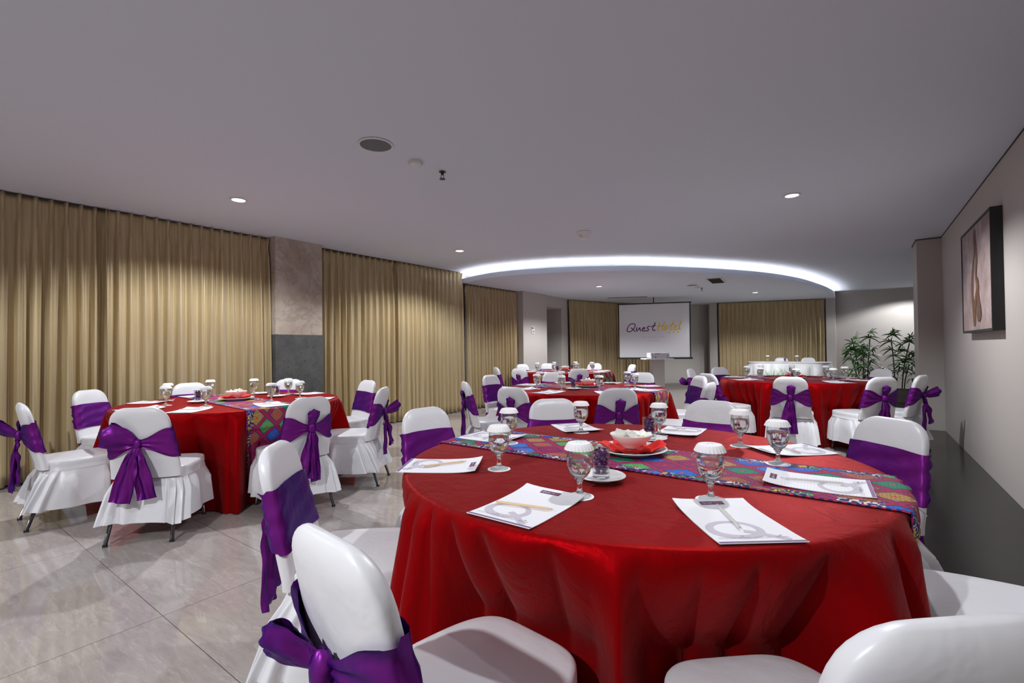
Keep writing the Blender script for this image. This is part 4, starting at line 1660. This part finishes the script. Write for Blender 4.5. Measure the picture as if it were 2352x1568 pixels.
SHORT = {'near': 'the nearest red table', 'left': 'the red table by left curtains', 'middle': 'the middle red table',
         'back': 'the farthest red table', 'right': 'the red table before the head table'}
for tk, T_ in TABLES.items():
    cx, cy = T_['c']
    rnd = random.Random(T_['seed'] + 40)
    tablecloth(tk)
    runner(tk)
    nm = SHORT[tk]
    # chairs
    names = sector_names(cx, cy, [c_[0] for c_ in CHAIRS[tk]])
    for (ang, ex, tw, kind), wn_ in zip(CHAIRS[tk], names):
        a = radians(ang)
        d = 1.08 + ex
        sees = 'bow side showing' if wn_ in ('nearest', 'near right', 'near left') else ('seen side on' if wn_ in ('left', 'right') else 'facing the camera')
        place_chair(cx + d * cos(a), cy + d * sin(a), a + pi / 2 + radians(tw), kind,
                    'purple sashed white chair, %s one at %s' % (wn_, nm), 'chairs at ' + nm)
    # goblets and coasters
    gn = sector_names(cx, cy, [g_[0] for g_ in GOB[tk]])
    for (ang, r), wn_ in zip(GOB[tk], gn):
        a = radians(ang)
        gx, gy = cx + r * cos(a), cy + r * sin(a)
        on_run = abs((gy - cy) - (gx - cx) * math.tan(radians(T_['run']))) < 0.235
        zt = TZ + (0.0052 if on_run else 0.0006)
        coaster(gx, gy, zt, 'white paper coaster under the %s goblet on %s' % (wn_, nm), 'paper coasters')
        goblet(gx, gy, zt + 0.0013, 'water goblet with paper lid, %s one on %s' % (wn_, nm), 'water goblets')
    # pads and pencils
    pads = PAD.get(tk) or [(c_ * 45 - 90 + rnd.uniform(-4, 4), 0.73) for c_ in range(8)]
    pn = sector_names(cx, cy, [p_[0] for p_ in pads])
    for i, ((ang, r), wn_) in enumerate(zip(pads, pn)):
        a = radians(ang)
        px_, py_ = cx + r * cos(a), cy + r * sin(a)
        on_run = abs((py_ - cy) - (px_ - cx) * math.tan(radians(T_['run']))) < 0.36 and abs(px_ - cx) > 0.3
        zt = TZ + (0.0056 if on_run else 0.0008)
        twp = rnd.uniform(-6, 6)
        if tk == 'near':
            twp = {0: 0, 1: -6, 2: 6, 7: 44}.get(i, twp)
            if i == 7:
                pass
        pd = inst('pad', make_pad)
        pd.location = (px_, py_, zt)
        rzp = a + pi / 2 + radians(twp)
        if tk == 'near' and i == 7:
            rzp = radians(-58)
        pd.rotation_euler = (0, 0, rzp)
        tag(pd, 'white ruled notepad, %s one on %s' % (wn_, nm), 'notepad', 'notepads on the tables')
        nat = tk == 'near' and i in (0, 7)
        pc = inst('pencil_n' if nat else 'pencil_p', lambda: make_pencil(M['wood_pencil'] if nat else M['pale_pencil']))
        pr = rzp + radians({0: -78, 1: 172, 2: 8, 7: 30}.get(i, rnd.uniform(60, 120)) if tk == 'near' else rnd.uniform(40, 130))
        off_ = Vector((-0.005, 0.015)) if i else Vector((0.0, -0.02))
        pc.location = (px_ + off_.x * cos(rzp) - off_.y * sin(rzp), py_ + off_.x * sin(rzp) + off_.y * cos(rzp), zt + 0.0062)
        pc.rotation_euler = (0, 0, pr)
        tag(pc, '%s pencil on the %s notepad of %s' % ('natural wood' if nat else 'pale grey', wn_, nm), 'pencil', 'pencils on notepads')
    if tk == 'near':
        c1_, c2p, ctr = (-0.729, 1.511), (-0.80, 2.16), (-0.795, 1.945)
        c2p = (-0.832, 2.262)
    elif tk == 'left':
        c1_, c2p, ctr = (-4.79, 1.78), (-4.66, 2.42), (-4.69, 2.06)
    elif tk == 'middle':
        c1_, c2p, ctr = (cx + 0.02, cy - 0.30), (cx - 0.02, cy + 0.36), (cx + 0.02, cy + 0.04)
    else:
        c1_, c2p, ctr = (cx + 0.02, cy - 0.32), (cx - 0.03, cy + 0.33), (cx, cy)
    candy_set(c1_[0], c1_[1], TZ + 0.0008, 'nearer', nm, rnd)
    candy_set(c2p[0], c2p[1], TZ + 0.0008, 'farther', nm, rnd)
    centrepiece(ctr[0], ctr[1], TZ + 0.0055, nm, rnd)

# ---------------------------------------------------------------- head table with two chairs
hx, hy = -1.51, 14.35
t = empty('head_table', (hx, hy, 0), radians(3))
tag(t, 'long white skirted head table with rounded ends in front of the far curtain', 'table')


def stadium(hl, r, n_=28):
    pts = []
    for k in range(n_ + 1):
        a = -pi / 2 + pi * k / n_
        pts.append((hl + r * cos(a), r * sin(a)))
    for k in range(n_ + 1):
        a = pi / 2 + pi * k / n_
        pts.append((-hl + r * cos(a), r * sin(a)))
    return pts


sta = stadium(0.55, 0.40)
den = []
for i in range(len(sta)):
    p, q_ = Vector(sta[i]), Vector(sta[(i + 1) % len(sta)])
    m_ = max(1, int((q_ - p).length / 0.02))
    for k in range(m_):
        den.append(p + (q_ - p) * k / m_)
b = MB()
rows = []
for z in [0.752, 0.745, 0.70, 0.6, 0.45, 0.3, 0.15, 0.01]:
    lo = (0.752 - z) / 0.75
    row = []
    for i, p in enumerate(den):
        n_ = Vector((p.x - max(-0.55, min(0.55, p.x)), p.y)).normalized()
        fl = lo * 0.03 + 0.075 * smooth01(0.02, 0.35, lo) * abs(sin(i * 0.19 + 1.2 * sin(i * 0.11))) ** 0.8
        row.append((p.x + n_.x * fl, p.y + n_.y * fl, z))
    rows.append(row)
b.grid(rows, True)
b.obj('skirt', M['linen'], t, smooth=True)
b = MB(); b.prism([(p.x * 1.012, p.y * 1.02) for p in den], 0.752, 0.768); b.obj('top_cloth', M['linen'], t)
NMH = 'the white head table'
for (px_, lb) in ((-1.76, 'left'), (-1.12, 'right')):
    place_chair(px_, 14.98, pi + radians(3), 'upright', 'white covered chair behind the head table, %s of the pair' % lb, 'chairs behind the head table')
ht = 0.7695
for (px_, lb) in ((-1.97, 'left'), (-1.30, 'right')):
    coaster(px_, 14.22, ht, 'white paper coaster under the %s goblet on the head table' % lb, 'paper coasters')
    goblet(px_, 14.22, ht + 0.0013, 'water goblet with paper lid, %s one on the head table' % lb, 'water goblets')
candy_set(-1.57, 14.2, ht, 'only', NMH, random.Random(3))

# ornamental grass in front of the head table
for i, (gx, gy, n_, hh) in enumerate([(-1.73, 13.2, 60, 0.62), (-1.42, 13.1, 46, 0.78), (-0.95, 13.25, 22, 0.52)]):
    t = empty('potted_grass', (gx, gy, 0))
    tag(t, 'tuft of bright green grass in a low pot before the head table, %s of three' % ('leftmost', 'middle', 'rightmost')[i], 'plant', 'grass pots before the head table')
    b = MB(); b.lathe([(0, 0), (0.08, 0), (0.11, 0.16), (0.115, 0.17), (0.10, 0.17), (0.095, 0.14), (0, 0.14)], 24); b.obj('pot', M['planter'], t, smooth=True, ang=30)
    rnd = random.Random(i + 50)
    b = MB()
    for k in range(n_):
        a = rnd.random() * 6.28
        L_ = hh * (0.6 + 0.4 * rnd.random())
        sp_ = 0.10 + 0.22 * rnd.random()
        r0 = 0.06 * rnd.random()
        pts = [Vector((r0 * cos(a) + sp_ * cos(a) * u_ ** 1.8, r0 * sin(a) + sp_ * sin(a) * u_ ** 1.8, 0.14 + L_ * u_ * (1 - 0.18 * u_))) for u_ in (0, .25, .5, .75, 1)]
        wv = [0.006, 0.006, 0.005, 0.0035, 0.0005]
        tn = Vector((-sin(a), cos(a), 0))
        b.grid([[p - tn * w_, p + tn * w_] for p, w_ in zip(pts, wv)])
    g_ = b.obj('blades', M['grass'], t)
    g_['kind'] = 'stuff'

# ---------------------------------------------------------------- palms in a planter
t = empty('planter_box', (0.42, 12.95, 0))
tag(t, 'low brown planter box holding the two palms by the right alcove', 'planter')
b = MB()
b.box(-0.75, 0.75, -0.25, -0.22, 0, 0.25); b.box(-0.75, 0.75, 0.22, 0.25, 0, 0.25); b.box(-0.75, -0.72, -0.22, 0.22, 0, 0.25); b.box(0.72, 0.75, -0.22, 0.22, 0, 0.25)
b.box(-0.72, 0.72, -0.22, 0.22, 0, 0.02)
b.obj('box', M['planter'], t)
b = MB(); b.box(-0.715, 0.715, -0.215, 0.215, 0.02, 0.21); b.obj('soil', M['soil'], t)


def palm(x, y, z, label, canes, seed):
    t_ = empty('potted_palm', (x, y, z))
    tag(t_, label, 'plant', 'palms in the planter')
    rnd = random.Random(seed)
    for (dx, dy, hgt, lean) in canes:
        top = Vector((dx + lean, dy + rnd.uniform(-.05, .05), hgt))
        pth = catmull([(dx, dy, 0), (dx + lean * 0.3, dy, hgt * 0.5), tuple(top)], 5)
        bb = MB(); bb.tube(pth, 0.011, 7); cane = bb.obj('cane', M['stem'], t_, smooth=True)
        nf = 9
        for k in range(nf):
            u_ = 0.42 + 0.58 * k / (nf - 1)
            base = pth[min(len(pth) - 1, int(u_ * (len(pth) - 1)))]
            a = k * 2.4 + rnd.random()
            el = radians(15 + 55 * (k / (nf - 1)) + rnd.uniform(-10, 10))
            d = Vector((cos(a) * cos(el), sin(a) * cos(el), sin(el)))
            pe = rnd.uniform(0.10, 0.20)
            hub = base + d * pe
            bb = MB()
            bb.tube([base, base + d * pe * 0.5 + Vector((0, 0, 0.01)), hub], 0.0035, 5)
            side = d.cross(Vector((0, 0, 1))).normalized()
            upv = side.cross(d).normalized()
            nl = rnd.choice([7, 8, 9])
            for j in range(nl):
                fa = (j / (nl - 1) - 0.5) * radians(190)
                ld = (d * cos(fa) + side * sin(fa)).normalized()
                L_ = rnd.uniform(0.20, 0.30) * (1 - 0.25 * abs(fa) / 1.6)
                ws = (upv.cross(ld)).normalized()
                rows_ = []
                for q2 in range(6):
                    s_ = q2 / 5
                    c_p = hub + ld * L_ * s_ + Vector((0, 0, -0.10 * s_ * s_ - 0.02 * s_))
                    wv = 0.0145 * sin(pi * (0.12 + 0.80 * s_)) ** 0.8 if q2 < 5 else 0.003
                    rows_.append([c_p - ws * wv + upv * wv * 0.35, c_p, c_p + ws * wv + upv * wv * 0.35])
                bb.grid(rows_)
            bb.obj('frond', M['leaf'], cane, smooth=True)


palm(0.05, 12.9, 0.20, 'bushy green palm in the planter, the left one, before the far white wall', [(-0.05, 0, 1.00, -0.10), (0.08, 0.04, 1.12, 0.06), (0.0, -0.06, 0.75, 0.02), (-0.08, 0.05, 0.80, -0.14)], 3)
palm(0.66, 12.9, 0.20, 'green palm in the planter, the right one, partly behind the wall corner', [(-0.06, 0, 1.12, -0.05), (0.05, 0.05, 1.02, 0.14), (0.08, -0.06, 0.62, 0.10)], 11)
